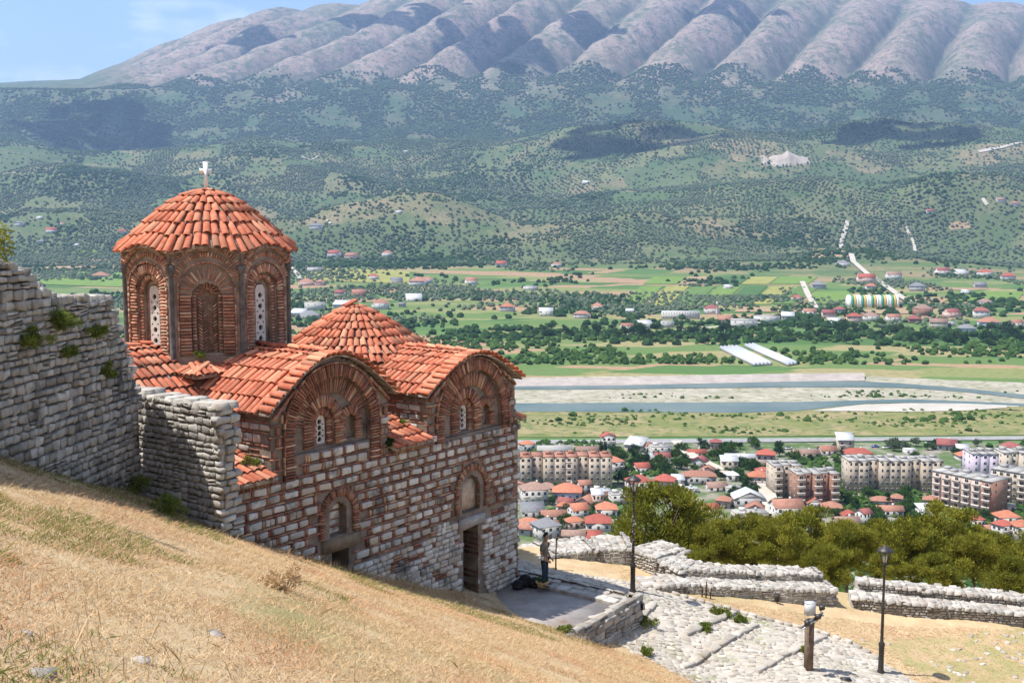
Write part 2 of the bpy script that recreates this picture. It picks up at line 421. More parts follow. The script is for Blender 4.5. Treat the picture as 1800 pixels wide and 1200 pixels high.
# flat sheets in the valley, each given by points on the valley floor
def sheet(name, uv, mat, dz, kind='structure'):
    P = [at_z(u, v, ZV + dz) for u, v in uv]
    mb = MB(); mb.face(P[::-1] if np.cross(P[1] - P[0], P[2] - P[1])[2] < 0 else P)
    return struct(name, mb.mesh(name, mat), kind)
def band(name, us, v0, v1, mat, dz):
    mb = MB()
    for i in range(len(us) - 1):
        mb.face([at_z(us[i], v1[i], ZV + dz), at_z(us[i + 1], v1[i + 1], ZV + dz), at_z(us[i + 1], v0[i + 1], ZV + dz), at_z(us[i], v0[i], ZV + dz)])
    return struct(name, mb.mesh(name, mat))
def ground_mat(name, a, b, c, s1=.05, s2=.2, lo=.5, hi=.66):
    t = NT(name)
    col = t.mix(t.ramp(t.noise(s1, 6, .6), .4, .62), a, b)
    col = t.mix(t.ramp(t.noise(s2, 6, .7), lo, hi), col, c)
    return t.done(col, .95, .1)
g_town = ground_mat('town_ground', (.25, .225, .19), (.14, .155, .08), (.075, .12, .04), .03, .06, .42, .56)
g_bank = ground_mat('riverside_meadow', (.15, .165, .055), (.27, .215, .115), (.10, .13, .045), .035, .16, .48, .62)
g_gravel = ground_mat('river_gravel', (.36, .325, .265), (.27, .25, .19), (.17, .18, .09), .05, .16, .5, .62)
g_pale = ground_mat('pale_gravel', (.42, .385, .335), (.36, .33, .285), (.36, .33, .28), .05, .2)
US = [-400, 200, 600, 1000, 1040, 1300, 1400, 1520, 1600, 1700, 1800, 2300]
def lv(d): return list(np.interp(US, d[0], d[1]))
band('town_ground', [-400, 300, 900, 1400, 1800, 2300], [778] * 6, [1150] * 6, g_town, .25)
band('riverside_meadow', US, lv(([0, 1800], [718, 712])), lv(([0, 1800], [772, 764])), g_bank, .3)
band('river_gravel', US, lv(([0, 1000, 1400, 1520, 1650, 1800], [672, 662, 656, 660, 667, 672])), lv(([0, 1800], [727, 720])), g_gravel, .15)
t = NT('river_water'); t.bump(t.noise(.6, 4), .12, .1)
t.bsdf.inputs['IOR'].default_value = 1.33
MT['water'] = t.done(t.mix(t.ramp(t.noise(.02, 3), .4, .65), (.10, .15, .15), (.16, .20, .19)), .12, .5)
band('river', US, lv(([0, 1000, 1400, 1600, 1800], [709, 708, 706, 701, 709])), lv(([0, 1000, 1300, 1400, 1520, 1600, 1800], [722, 723, 725, 722, 709, 707, 714])), MT['water'], .45)
band('river', US, lv(([0, 1000, 1400, 1520, 1625, 1725, 1800], [679, 677, 670, 670, 676, 685, 693])), lv(([0, 1000, 1400, 1520, 1625, 1725, 1800], [686, 684, 680, 680, 682, 691, 700])), MT['water'], .45)
band('gravel_bar', [1430, 1500, 1600, 1700, 1770], [721, 712, 708, 709, 712], [722, 722, 723, 721, 716], g_pale, .55)
# sloped concrete embankment on the far bank
mb = MB(); n_ = 40
for i in range(n_):
    u0, u1 = 640 + (1520 - 640) * i / n_, 640 + (1520 - 640) * (i + 1) / n_
    q = lambda u, top: at_z(u, np.interp(u, [640, 1080, 1400, 1520], [668, 664, 656, 655] if top else [681, 677, 670, 669]), ZV + (3.4 if top else .5))
    mb.face([q(u0, 0), q(u1, 0), q(u1, 1), q(u0, 1)], tint=random.random())
    mb.face([q(u0, 1), q(u1, 1), q(u1, 1) + vec(0, 3, -3), q(u0, 1) + vec(0, 3, -3)])
MT['embank'] = pm('embankment_concrete', (.29, .25, .22), (.36, .315, .28), .12, .9, .06, 0)
o = link('embankment', mb.mesh('embankment', MT['embank'])); tag(o, 'long sloping pale concrete embankment along the far river bank', 'embankment')
MT['asphalt'] = pm('asphalt', (.22, .215, .21), (.28, .27, .265), .3, .9, 0, 0)
band('riverside_road', [-400, 600, 900, 1300, 1800, 2300], [776, 774, 773, 770, 766, 762], [784, 781, 780, 777, 772, 768], MT['asphalt'], .5)
MT['track'] = pm('white_track', (.38, .34, .28), (.45, .41, .35), .1, .95, 0, 0)
def track(uv, w, dz=3.0, name='dirt_road'):
    P = [hit(u, v) for u, v in uv]; mb = MB()
    Q = []
    for i in range(len(P) - 1):
        for k_ in range(6): Q.append(P[i] + (P[i + 1] - P[i]) * k_ / 6)
    Q.append(P[-1]); L, R = [], []
    for i, p in enumerate(Q):
        d = Q[min(i + 1, len(Q) - 1)] - Q[max(i - 1, 0)]; nrm = unit(vec(d[1], -d[0], 0))
        for lst, s_ in ((L, -1), (R, 1)):
            q = p + nrm * s_ * w / 2; q[2] = float(terrain_z(q[0], q[1])) + dz; lst.append(q)
    for i in range(len(Q) - 1): mb.face([L[i], R[i], R[i + 1], L[i + 1]])
    struct(name, mb.mesh(name, MT['track']))
for uv, w in (([(1410, 497), (1420, 520), (1440, 555)], 9), ([(1490, 390), (1478, 430), (1500, 462), (1540, 492), (1604, 536)], 11), ([(1592, 400), (1605, 425), (1640, 450)], 8),
              ([(1188, 783), (1210, 805), (1222, 815)], 6), ([(1238, 820), (1262, 832), (1285, 845)], 5), ([(508, 470), (522, 482), (528, 492)], 9), ([(522, 382), (545, 376), (572, 366)], 7), ([(574, 388), (584, 398)], 6),
              ([(1156, 590), (1200, 584), (1270, 577), (1340, 570)], 8), ([(560, 275), (545, 282), (530, 276)], 6), ([(1340, 845), (1352, 890), (1362, 915)], 7), ([(1740, 720), (1790, 722)], 3), ([(1720, 268), (1760, 260), (1800, 252)], 14), ([(1727, 350), (1735, 362)], 9)):
    track(uv, w)

# crop plots on the far side of the river
FC = {'bright': (.13, .20, .045), 'yellow': (.24, .235, .07), 'dark': (.06, .12, .035), 'tan': (.30, .215, .125), 'mid': (.10, .165, .045)}
FC = {k_: ground_mat('crop_' + k_, tuple(q * .9 for q in c), tuple(q * 1.12 for q in c), tuple(q * .72 for q in c), .08, .5, .55, .7) for k_, c in FC.items()}
def plot(uv, col):
    P = [hit(u, v) for u, v in uv]; mb = MB(); n_ = 8
    g = [[None] * (n_ + 1) for _ in range(n_ + 1)]
    for i in range(n_ + 1):
        for j in range(n_ + 1):
            a, b = i / n_, j / n_; p = (P[0] * (1 - a) + P[1] * a) * (1 - b) + (P[3] * (1 - a) + P[2] * a) * b; p[2] = float(terrain_z(p[0], p[1])) + .9; g[i][j] = p
    for i in range(n_):
        for j in range(n_): mb.face([g[i][j], g[i + 1][j], g[i + 1][j + 1], g[i][j + 1]])
    struct('crop_field', mb.mesh('crop_field', FC[col]))
for i, col in enumerate(('bright', 'yellow', 'mid', 'bright', 'dark', 'yellow', 'mid')):
    x0 = 1082 + i * 46; plot([(x0, 541 - i), (x0 + 42, 540 - i), (x0 + 84, 503), (x0 + 44, 504)], col)
for i, (x0, x1, col) in enumerate(((1130, 1190, 'bright'), (1192, 1236, 'tan'), (1238, 1300, 'dark'), (1302, 1350, 'yellow'), (1352, 1420, 'bright'))): plot([(x0, 500), (x1, 500), (x1 + 18, 487), (x0 + 18, 487)], col)
for uv, col in (([(1290, 549), (1400, 549), (1405, 540), (1300, 540)], 'tan'), ([(1425, 536), (1490, 534), (1500, 512), (1430, 513)], 'bright'), ([(1440, 553), (1610, 552), (1600, 544), (1440, 545)], 'tan'), ([(1660, 530), (1790, 528), (1800, 512), (1680, 514)], 'bright'), ([(520, 492), (720, 500), (720, 478), (560, 470)], 'yellow'), ([(60, 500), (215, 505), (215, 480), (90, 476)], 'bright'), ([(70, 474), (200, 470), (205, 455), (100, 456)], 'tan'), ([(60, 456), (190, 452), (180, 440), (70, 446)], 'bright'), ([(1420, 455), (1500, 452), (1490, 434), (1425, 436)], 'tan'), ([(1670, 404), (1710, 400), (1700, 388), (1665, 392)], 'tan')): plot(uv, col)
# ------------------------------------------------------------------ castle hill: the slope we stand on and the terrace level
A = math.radians(36)
E1 = vec(math.sin(A), math.cos(A), 0); NN = vec(math.cos(A), -math.sin(A), 0)      # along the church wall (away) / out of it
WC = vec(.236, 36.244, 0)                                                            # west corner of the church wall
def fp(t, z, dep=0.0): return vec(*(WC - E1 * t + NN * dep)[:2], z)
HP = np.array([(-9.71, 20.16, -4.35), (-9.24, 25.0, -6.1), (-6.6, 23.91, -6.86), (-6.2, 24.45, -7.25), (-6.74, 26.65, -7.95), (-5.7, 28.08, -8.7), (-4.76, 29.37, -9.45), (-3.0, 31.8, -10.75),
               (-1.29, 34.14, -11.9), (.2, 32.3, -12.0), (1.71, 31.44, -12.15), (3.3, 31.2, -12.8), (5.62, 31.12, -13.6), (-4, 8, -3.2), (-9, 12, -2.4), (-12, 22, -4.2), (0, 0, -2.2), (3, 14, -7.2), (1, 20, -8.6), (8, 24, -12.2)])
GP = np.array([(4.18, 36.33, -12.5), (4.17, 34.06, -12.9), (11.69, 32.99, -14.02), (9.21, 32.35, -13.66), (6.1, 37.5, -12.98), (11.86, 38.3, -13.72), (12.3, 38.4, -13.9), (18.4, 37.6, -14.32), (5.62, 31.1, -13.6), (4.24, 39.1, -12.78), (1.0, 38.0, -12.3), (16, 30, -14.7), (1.2, 36.2, -12.25)])
def fit(P):
    M_ = np.c_[np.ones(len(P)), P[:, :2]]; co = np.linalg.lstsq(M_, P[:, 2], rcond=None)[0]; res = P[:, 2] - M_ @ co
    def f(x, y):
        z = co[0] + co[1] * x + co[2] * y
        w = np.stack([1 / ((x - p[0]) ** 2 + (y - p[1]) ** 2 + .6) ** 1.5 for p in P]); w0 = w / (w.sum(0) + 1e-3)
        return z + np.tensordot(res, w0, 1)
    return f
fH, fG = fit(HP), fit(GP)
def ground(x, y):
    x, y = np.asarray(x, float), np.asarray(y, float)
    h, g = fH(x, y), fG(x, y)
    k_ = .22
    z = np.log(np.exp(np.clip((h + 14) / k_, -60, 60)) + np.exp(np.clip((g + 14) / k_, -60, 60))) * k_ - 14 - .0
    z = np.where(y < 26, h, z * sstep(26, 29, y) + h * (1 - sstep(26, 29, y)))
    z = z + .05 * fbm(x / 1.7, y / 1.7, 4) * (1 - .6 * sstep(-1, 3, x) * sstep(30, 33, y))
    # beyond the walls the hill falls away to the valley
    e = np.maximum(y - np.interp(x, [-20, -3, .2, 2.5, 5.3, 6.6, 7.2, 12, 20, 40], [34, 38, 40.0, 41.0, 41.5, 40.6, 39.4, 40.0, 39.1, 37.5]), 0); e2 = np.maximum(e - 14, 0)
    z = z - 1.05 * e + .35 * e2
    b = np.maximum(-y + 2, 0)
    return np.maximum(z + .35 * b, ZV - 2)
gx = np.unique(np.concatenate([np.linspace(-130, -22, 28), np.linspace(-22, 26, 260), np.linspace(26, 140, 30)]))
gy = np.unique(np.concatenate([np.linspace(-40, 4, 14), np.linspace(4, 46, 240), np.linspace(46, 280, 60)]))
GX, GY = np.meshgrid(gx, gy, indexing='ij'); GZ = ground(GX, GY)
nr, nc = GX.shape; idx = np.arange(nr * nc).reshape(nr, nc)
quads = np.stack([idx[:-1, :-1], idx[1:, :-1], idx[1:, 1:], idx[:-1, 1:]], -1).reshape(-1, 4)
t = NT('dry_turf')
c_ = t.mix(t.ramp(t.noise(1.3, 6, .65), .35, .68), (.44, .31, .18), (.55, .425, .26))
c_ = t.mix(t.ramp(t.noise(.22, 4, .5), .56, .72), c_, (.27, .24, .10))
c_ = t.mix(t.ramp(t.noise(.55, 5, .6), .64, .76), c_, (.34, .19, .11))
t.bump(t.noise(14, 6, .7), .9, .06)
MT['turf'] = t.done(c_, .95, .1)
struct('hillside', mesh_arrays('hillside', np.stack([GX, GY, GZ], -1).reshape(-1, 3), quads.ravel(), np.arange(len(quads)) * 4, MT['turf'], smooth=True))
def gz(x, y): return float(ground(np.array([x]), np.array([y]))[0])

# ------------------------------------------------------------------ pieces: stones, bricks, tiles
def stone_mesh(i, jit):
    r = random.Random(i * 13 + int(jit * 100)); J = lambda s_: r.uniform(-s_, s_)
    B = [(sx * .5, -.5, sz * .5) for sx, sz in ((-1, -1), (1, -1), (1, 1), (-1, 1))]
    rim = [(sx * (.5 + J(jit * .5) - jit * .2), .43, sz * (.5 + J(jit) - jit * .3)) for sx, sz in ((-1, -1), (1, -1), (1, 1), (-1, 1))]
    fr = [(x * (.945 + J(.03)), .49 + J(.03), z * (.93 + J(.04))) for x, _, z in rim]
    c = (J(.25), .50 + J(.04), J(.25))
    V = B + rim + fr + [c]
    Fs = [(0, 1, 5, 4), (1, 2, 6, 5), (2, 3, 7, 6), (3, 0, 4, 7), (4, 5, 9, 8), (5, 6, 10, 9), (6, 7, 11, 10), (7, 4, 8, 11), (8, 9, 12), (9, 10, 12), (10, 11, 12), (11, 8, 12)]
    return V, Fs
def brick_mesh(i):
    r = random.Random(i + 99); J = lambda s_: r.uniform(-s_, s_)
    P = [(a * (.5 + J(.04)), b * .5 + (J(.1) if b > 0 else 0), d * (.5 + J(.1))) for d in (-1, 1) for b in (-1, 1) for a in (-1, 1)]
    return P, [(0, 2, 3, 1), (4, 5, 7, 6), (0, 1, 5, 4), (2, 6, 7, 3), (0, 4, 6, 2), (1, 3, 7, 5)]
def tile_mesh(i):
    r = random.Random(i + 7); n_ = 6; V = []
    for x, w, lift in ((0, .82, 0.0), (1, 1.0 + r.uniform(-.04, .04), .0)):
        for ro in (.5, .42):
            for q in range(n_ + 1):
                a = math.pi * q / n_
                V.append((x, w * ro * math.cos(a), w * ro * math.sin(a) * 1.0))
    m_ = n_ + 1; Fs = []
    o0, i0, o1, i1 = 0, m_, 2 * m_, 3 * m_
    for q in range(n_):
        Fs += [(o0 + q, o1 + q, o1 + q + 1, o0 + q + 1), (i0 + q, i0 + q + 1, i1 + q + 1, i1 + q), (o1 + q, i1 + q, i1 + q + 1, o1 + q + 1)]
    Fs += [(o0, i0, i1, o1), (o0 + n_, o1 + n_, i1 + n_, i0 + n_)]
    return V, Fs
VAR = {'stone': [stone_mesh(i, .10) for i in range(8)], 'rough': [stone_mesh(i + 20, .21) for i in range(12)], 'brick': [brick_mesh(i) for i in range(6)], 'tile': [tile_mesh(i) for i in range(4)]}
MESHC = {}
def vmesh(kind, i, mat):
    key = (kind, i, mat.name)
    if key not in MESHC:
        mb = MB(); mb.raw(*VAR[kind][i]); MESHC[key] = mb.mesh(kind, mat, smooth=(kind == 'tile'))
    return MESHC[key]
class Pieces:
    """many alike pieces of one thing: the largest in view become objects, the rest one joined mesh"""
    def __init__(s, thing, name, kind, mat, limit=300):
        s.th, s.name, s.kind, s.mat, s.limit, s.it = thing, name, kind, mat, limit, []
    def add(s, c, X, Y, Z, parent):
        """c centre; X, Y (outward), Z full-size axis vectors"""
        c = np.asarray(c, float); Y_ = np.asarray(Y, float)
        d = np.linalg.norm(c)
        face = max(0.02, -np.dot(unit(c), unit(s.up(X, Y, Z))))
        area = np.linalg.norm(X) * max(np.linalg.norm(Z), np.linalg.norm(Y_) * .0 + 1e-3) * face / d ** 2
        u = 900 + F * c[0] / max(depth(c), .1); v = 600 - F * (c[1] * sth + c[2] * cth) / max(depth(c), .1)
        if not (-60 < u < 1860 and -60 < v < 1260): area *= .001
        s.it.append((area, c, X, Y, Z, parent))
    def up(s, X, Y, Z): return Z if s.kind == 'tile' else Y
    def flush(s, stuff_parent, stuff_name):
        s.it.sort(key=lambda a: -a[0])
        nv = len(VAR[s.kind]); rest = s.it[s.limit:]
        for area, c, X, Y, Z, par in s.it[:s.limit]:
            o = bpy.data.objects.new(s.name, vmesh(s.kind, random.randrange(nv), s.mat)); COL.objects.link(o); o.parent = par
            c = c - s.th.L
            o.matrix_basis = Matrix(((X[0], Y[0], Z[0], c[0]), (X[1], Y[1], Z[1], c[1]), (X[2], Y[2], Z[2], c[2]), (0, 0, 0, 1)))
        if rest:
            Vs, lo, st, tn, base, ls = [], [], [], [], 0, 0
            cache = [(np.array(V), [np.array(f) for f in Fs]) for V, Fs in VAR[s.kind]]
            for area, c, X, Y, Z, par in rest:
                V, Fs = cache[random.randrange(nv)]
                Vs.append(V @ np.array([X, Y, Z]) + c); r = random.random()
                for f in Fs: lo.append(f + base); st.append(ls); ls += len(f); tn.append(r)
                base += len(V)
            me = mesh_arrays(stuff_name, np.concatenate(Vs) - s.th.L, np.concatenate(lo), st, s.mat, tint=tn, smooth=(s.kind == 'tile'))
            o = link(stuff_name, me, stuff_parent); o['kind'] = 'stuff'

def relief(O, U, V, Nv, cell, nu, nv, depf, back, offs):
    """a wall surface on a grid: depf(u, v) gives its depth (or None where there is no wall)"""
    D = np.full((nu, nv), np.nan)
    for i in range(nu):
        for j in range(nv):
            d = depf((i + .5) * cell, (j + .5) * cell)
            if d is not None: D[i, j] = d
    mb = MB(); P = lambda u, v, d: O + U * u + V * v + Nv * d
    for i in range(nu):
        j = 0
        while j < nv:
            d = D[i, j]
            if np.isnan(d): j += 1; continue
            j0 = j
            while j < nv and D[i, j] == d: j += 1
            mb.face([P(i * cell, j0 * cell, d), P((i + 1) * cell, j0 * cell, d), P((i + 1) * cell, j * cell, d), P(i * cell, j * cell, d)])
    for i in range(nu + 1):
        for j in range(nv):
            a = D[i - 1, j] if i > 0 else np.nan; b = D[i, j] if i < nu else np.nan
            if np.isnan(a) and np.isnan(b) or a == b: continue
            a = back if np.isnan(a) else a; b = back if np.isnan(b) else b
            mb.face([P(i * cell, j * cell, a), P(i * cell, j * cell, b), P(i * cell, (j + 1) * cell, b), P(i * cell, (j + 1) * cell, a)])
    for j in range(nv + 1):
        for i in range(nu):
            a = D[i, j - 1] if j > 0 else np.nan; b = D[i, j] if j < nv else np.nan
            if np.isnan(a) and np.isnan(b) or a == b: continue
            a = back if np.isnan(a) else a; b = back if np.isnan(b) else b
            mb.face([P(i * cell, j * cell, a), P((i + 1) * cell, j * cell, a), P((i + 1) * cell, j * cell, b), P(i * cell, j * cell, b)])
    return mb

# ------------------------------------------------------------------ the church
CH = Thing('church', 'small Byzantine church of banded brick and stone with terracotta tiled roofs and tall domed drum', 'church', fp(6, -12.2))
tiles = Pieces(CH, 'roof_tile', 'tile', MT['tile'], 300)
stones = Pieces(CH, 'stone', 'stone', MT['stone'], 300)
bricks = Pieces(CH, 'brick', 'brick', MT['brick'], 130)
dbricks = Pieces(CH, 'brick', 'brick', MT['drumbrick'], 170)

def in_arch(t_, z, tc, zs, r, zb):
    return zb < z and abs(t_ - tc) < r and (z < zs or (t_ - tc) ** 2 + (z - zs) ** 2 < r * r)
ZE = -6.36
G1 = dict(c=8.70, b=2.22, imp=-4.75, rise=1.32, R=1.78, r=1.44, zs=-5.48, zb=-6.62)
G2 = dict(c=2.46, b=2.26, imp=-5.05, rise=1.05, R=1.85, r=1.50, zs=-6.02, zb=-6.72)
def roofline(t_):
    z = ZE
    for g in (G1, G2):
        q = (t_ - g['c']) / g['b']
        if abs(q) <= 1: z = max(z, g['imp'] + g['rise'] * math.cos(q * math.pi / 2))
    return z
N1 = dict(c=8.55, R=.76, r=.34, zs=-7.92, zb=-8.52)
N2 = dict(c=2.57, R=.86, r=.46, zs=-8.40, zb=-9.1)
def fac_dep(u, v):
    t_, z = u, v - 13.2
    if z > roofline(t_) - .1: return None
    for g in (G1, G2):
        if in_arch(t_, z, g['c'], g['zs'], g['r'], -5.98 + (g['zs'] - G1['zs'])):
            zz = g['zs']
            if in_arch(t_, z, g['c'] + .28, zz + .22, .2, zz - .42): return -.46
            if in_arch(t_, z, g['c'] + .28, zz + .22, .42, zz - .45): return -.24
            if abs(t_ - g['c'] + .75) < .2 and z < zz + .35 and z > zz - .42: return -.30
            return -.17
    for n_, d in ((N1, -.32), (N2, -.26)):
        if in_arch(t_, z, n_['c'], n_['zs'], n_['r'], n_['zb']): return d
    if abs(t_ - 8.48) < .33 and -10.9 < z < -8.9: return -.75
    if 2.2 < t_ < 2.98 and -12.4 < z < -9.58: return -.85
    return -.05
wall = CH.part('wall', relief(fp(0, -13.2), -E1, UP, NN, .06, 205, 168, fac_dep, -1.0, None), MT['mortar'])
# the bodies behind the wall: aisles, the two transverse arms and the east arm
core = MB()
def barrel(g, d0, d1, lower=.12):
    pr = [(-1, None)] + [(q, 1) for q in np.linspace(-1, 1, 17)] + [(1, None)]
    poly = [fp(g['c'] + q * g['b'], (-7.4 if k_ is None else g['imp'] + g['rise'] * math.cos(q * math.pi / 2) - lower), d0) for q, k_ in pr]
    core.prism(poly, NN * (d1 - d0))
core.prism([fp(0.02, -13.2, -1.0), fp(12.25, -13.2, -1.0), fp(12.25, -13.2, -10.2), fp(0.02, -13.2, -10.2)], (0, 0, 13.2 + ZE - .25))
barrel(G1, -1.0, -9.6); barrel(G2, -1.0, -9.6)
DC = fp(8.715, 0, -5.12)                                                         # centre of the drum
PC = DC + E1 * 6.2                                                                 # centre of the low western dome
poly = [DC - E1 * .5 + NN * q * 2.15 + vec(0, 0, (-7.5 if k_ else -4.62 + 1.25 * math.cos(q * math.pi / 2) - .12)) for q, k_ in [(-1, 1)] + [(q, 0) for q in np.linspace(-1, 1, 17)] + [(1, 1)]]
core.prism(poly, -E1 * 4.3)
CH.part('core_wall', core, MT['darkbrick'])

# --- masonry of the long wall: stone rows boxed in thin brick, rubble below
def clear(t_, z, m_=.0):
    if z > roofline(t_) - .34: return False
    for g in (G1, G2):
        if in_arch(t_, z, g['c'], g['zs'], g['R'] + m_, g['zs'] - .62): return False
        if (g['r'] - .06 < abs(t_ - g['c']) < g['R'] + m_) and g['zb'] < z < g['zs']: return False
    for n_ in (N1, N2):
        if in_arch(t_, z, n_['c'], n_['zs'], n_['R'] + m_, n_['zb'] - .1): return False
    if 7.78 < t_ < 9.28 and -9.0 < z < -8.45: return False
    if abs(t_ - 8.48) < .42 and z < -8.9: return False
    if 1.85 < t_ < 3.3 and -9.72 < z < -9.2: return False
    if 2.08 < t_ < 3.08 and z < -9.55: return False
    return True
def rub_top(t_): return -9.25 - .25 * sstep(3, 6, t_) - .9 * sstep(7.6, 9.4, t_)
def put(pc, t_, z, l, h, dep, d=.16, rot=0.0, par=None):
    X = -E1 * math.cos(rot) + UP * math.sin(rot); Z = UP * math.cos(rot) + E1 * math.sin(rot)
    pc.add(fp(t_, z, dep - d / 2), X * l, NN * d, Z * h, par or wall)
z = -4.0; row = 0
while z > -10.6:
    h, bz = random.uniform(.165, .20), .042
    t_ = random.uniform(-.3, 0.0)
    while t_ < 12.2:
        l = random.uniform(.25, .5)
        tc_, zc_ = t_ + l / 2, z - h / 2
        if zc_ > rub_top(tc_) and tc_ > .12 and clear(tc_, zc_, .06) and clear(tc_ - l / 2, zc_, .02) and clear(tc_ + l / 2, zc_, .02):
            if random.random() < .2:
                put(stones, tc_ - l / 4, zc_, l / 2 - .02, h * .9, .035); put(stones, tc_ + l / 4, zc_, l / 2 - .02, h * .95, .035)
            else: put(stones, tc_, zc_ + random.uniform(-.008, .008), l, h * random.uniform(.88, 1.02), random.uniform(.02, .05), rot=random.uniform(-.03, .03))
        t_ += l + .02
        nb = random.choice((1, 2, 2, 2))
        for b in range(nb):
            if -9.25 < zc_ and clear(t_ + .03, zc_, .04) and t_ > .05 and zc_ > rub_top(t_): put(bricks, t_ + .035, zc_, .042, h * random.uniform(.9, 1.05), random.uniform(.0, .03), d=.1)
            t_ += .066
    z -= h + .03
    t_ = random.uniform(-.3, 0)
    while t_ < 12.2:
        l = random.uniform(.24, .36)
        if clear(t_ + l / 2, z, .03) and t_ > -.02 and z > rub_top(t_ + l / 2) - .03: put(bricks, t_ + l / 2, z - bz / 2, l, bz * random.uniform(.8, 1.1), random.uniform(.0, .035), d=.1)
        t_ += l + .012
    z -= bz + .03; row += 1
z = -9.3
while z > -12.9:
    h = random.uniform(.12, .21); t_ = random.uniform(-.2, 0)
    while t_ < 12.0:
        l = random.uniform(.15, .38); tc_, zc_ = t_ + l / 2, z - h / 2
        if zc_ < rub_top(tc_) and tc_ > .1 and clear(tc_, zc_) and clear(tc_ + l * .4, zc_) and clear(tc_ - l * .4, zc_) and zc_ > gz(*fp(tc_, 0, .1)[:2]) - .3:
            if random.random() < .13: put(bricks, tc_, zc_ - .03, l, .045, .02, d=.1); put(bricks, tc_, zc_ + .05, l, .045, .02, d=.1)
            elif random.random() < .22 and h > .18: put(stones, tc_, zc_ + h / 4, l, h * .46, .03, rot=random.uniform(-.1, .1)); put(stones, tc_, zc_ - h / 4, l, h * .46, .03)
            else: put(stones, tc_, zc_, l, h * .96, random.uniform(.01, .06), rot=random.uniform(-.1, .1))
        t_ += l + random.uniform(.015, .035)
    z -= h + .02
def ring(cfn, tc, zs, r0, r1, dep, step=.078, bt=.05, jamb=None, a0=0, a1=math.pi, par=None, pc=None, Uv=None, Nv=None, d=.1):
    """voussoir bricks round an arch, then courses down its jambs; cfn(t, z, depth) -> point"""
    Uv = -E1 if Uv is None else Uv; Nv = NN if Nv is None else Nv; pc = pc or bricks
    n_ = max(3, int((a1 - a0) * (r0 + r1) / 2 / step))
    for i in range(n_ + 1):
        a = a0 + (a1 - a0) * i / n_ + random.uniform(-.01, .01); rm = (r0 + r1) / 2
        rad = -Uv * math.cos(a) * (-1) + UP * math.sin(a) if False else (Uv * math.cos(a) + UP * math.sin(a))
        tan = -Uv * math.sin(a) + UP * math.cos(a)
        c = cfn(tc, zs, dep - d / 2 + random.uniform(-.012, .012)) + rad * rm
        pc.add(c, rad * (r1 - r0) * random.uniform(.92, 1.0), Nv * d, tan * bt, par)
    if jamb is not None:
        zz = zs - .045
        while zz > jamb:
            for s_ in ((-1, 1) if a1 - a0 > 2 else ((1,) if a0 < .5 else (-1,))):
                pc.add(cfn(tc, zz, dep - d / 2 + random.uniform(-.012, .012)) + Uv * s_ * (r0 + r1) / 2, Uv * (r1 - r0) * random.uniform(.86, 1.02), Nv * d, UP * bt, par)
            zz -= step * 1.05
for g in (G1, G2):
    zs = g['zs']
    ring(fp, g['c'], zs, g['r'], g['R'], .045, jamb=g['zb'], par=wall)
    ring(fp, g['c'], zs, g['R'] + .02, g['R'] + .06, .06, step=.16, bt=.15, jamb=g['zb'], par=wall)
    ring(fp, g['c'] + .28, zs + .22, .42, .74, -.08, jamb=zs - .45, par=wall)
    ring(fp, g['c'] + .28, zs + .22, .20, .40, -.17, step=.07, jamb=zs - .42, par=wall)
    ring(fp, g['c'] - .75, zs + .1, .2, .46, -.08, step=.07, jamb=zs - .45, par=wall)
    ring(fp, g['c'] + .46, zs + .1, .62, .95, -.11, a0=math.pi * .5, jamb=zs - .45, par=wall)
    ring(fp, g['c'], zs, .98, 1.42, -.12, step=.082, a0=.2, a1=math.pi - .3, par=wall)
    # rows of brick under the roof line, following the gable
    for q in np.linspace(-.96, .96, 52):
        t_ = g['c'] + q * g['b']; zz = roofline(t_) - .2
        if (t_ - g['c']) ** 2 + (zz - zs) ** 2 > (g['R'] + .1) ** 2 or zz < zs:
            sl = math.atan(g['rise'] * math.pi / 2 / g['b'] * math.sin(q * math.pi / 2))
            put(bricks, t_, zz, .05, .17, .07, d=.14, rot=sl)
for n_, steps in ((N1, ((.34, .52, -.1), (.54, .76, .04))), (N2, ((.46, .64, -.08), (.66, .86, .04)))):
    for r0, r1, dp in steps: ring(fp, n_['c'], n_['zs'], r0, r1, dp, step=.07, bt=.045, jamb=n_['zb'], par=wall)
# infill of the small niche, fresco, lintels, doors
for zz in np.arange(-8.4, -7.6, .22): put(stones, 8.55, zz, .52, .16, -.27, d=.1); put(bricks, 8.55, zz + .11, .55, .04, -.27, d=.08)
mb = MB(); mb.box(fp(2.57, -8.58, -.25), E1 * .45, NN * .02, UP * .5); CH.part('fresco', mb, MT['fresco'])
mb = MB(); mb.box(fp(8.5, -8.72, -.12), E1 * .7, NN * .2, UP * .17); CH.part('lintel', mb, MT['brownlintel'], label='brown timber lintel over the half buried doorway')
mb = MB(); P_ = [fp(3.24, -9.62, .06), fp(1.95, -9.54, .06), fp(1.98, -9.28, .06), fp(3.2, -9.28, .06)]; mb.prism(P_, -NN * .5); CH.part('lintel', mb, MT['lintel'], label='slanting grey stone slab over the door')
for tc_, w_, z0, z1, dp in ((2.59, .38, -12.35, -9.6, -.82), (8.48, .32, -10.85, -8.92, -.7)):
    mb = MB()
    for i in range(5): mb.box(fp(tc_ - w_ + (i + .5) * w_ * .4, (z0 + z1) / 2, dp), E1 * w_ * .19, NN * .02, UP * (z1 - z0) / 2, tint=random.random())
    dr = CH.part('door', mb, MT['black']); mb = MB(); mb.tube([fp(tc_ - .2, (z0 + z1) / 2, dp + .03), fp(tc_ - .2, (z0 + z1) / 2 - .15, dp + .07), fp(tc_ - .2, (z0 + z1) / 2 - .2, dp + .03)], .012, 6); CH.part('handle', mb, MT['rust'], dr)
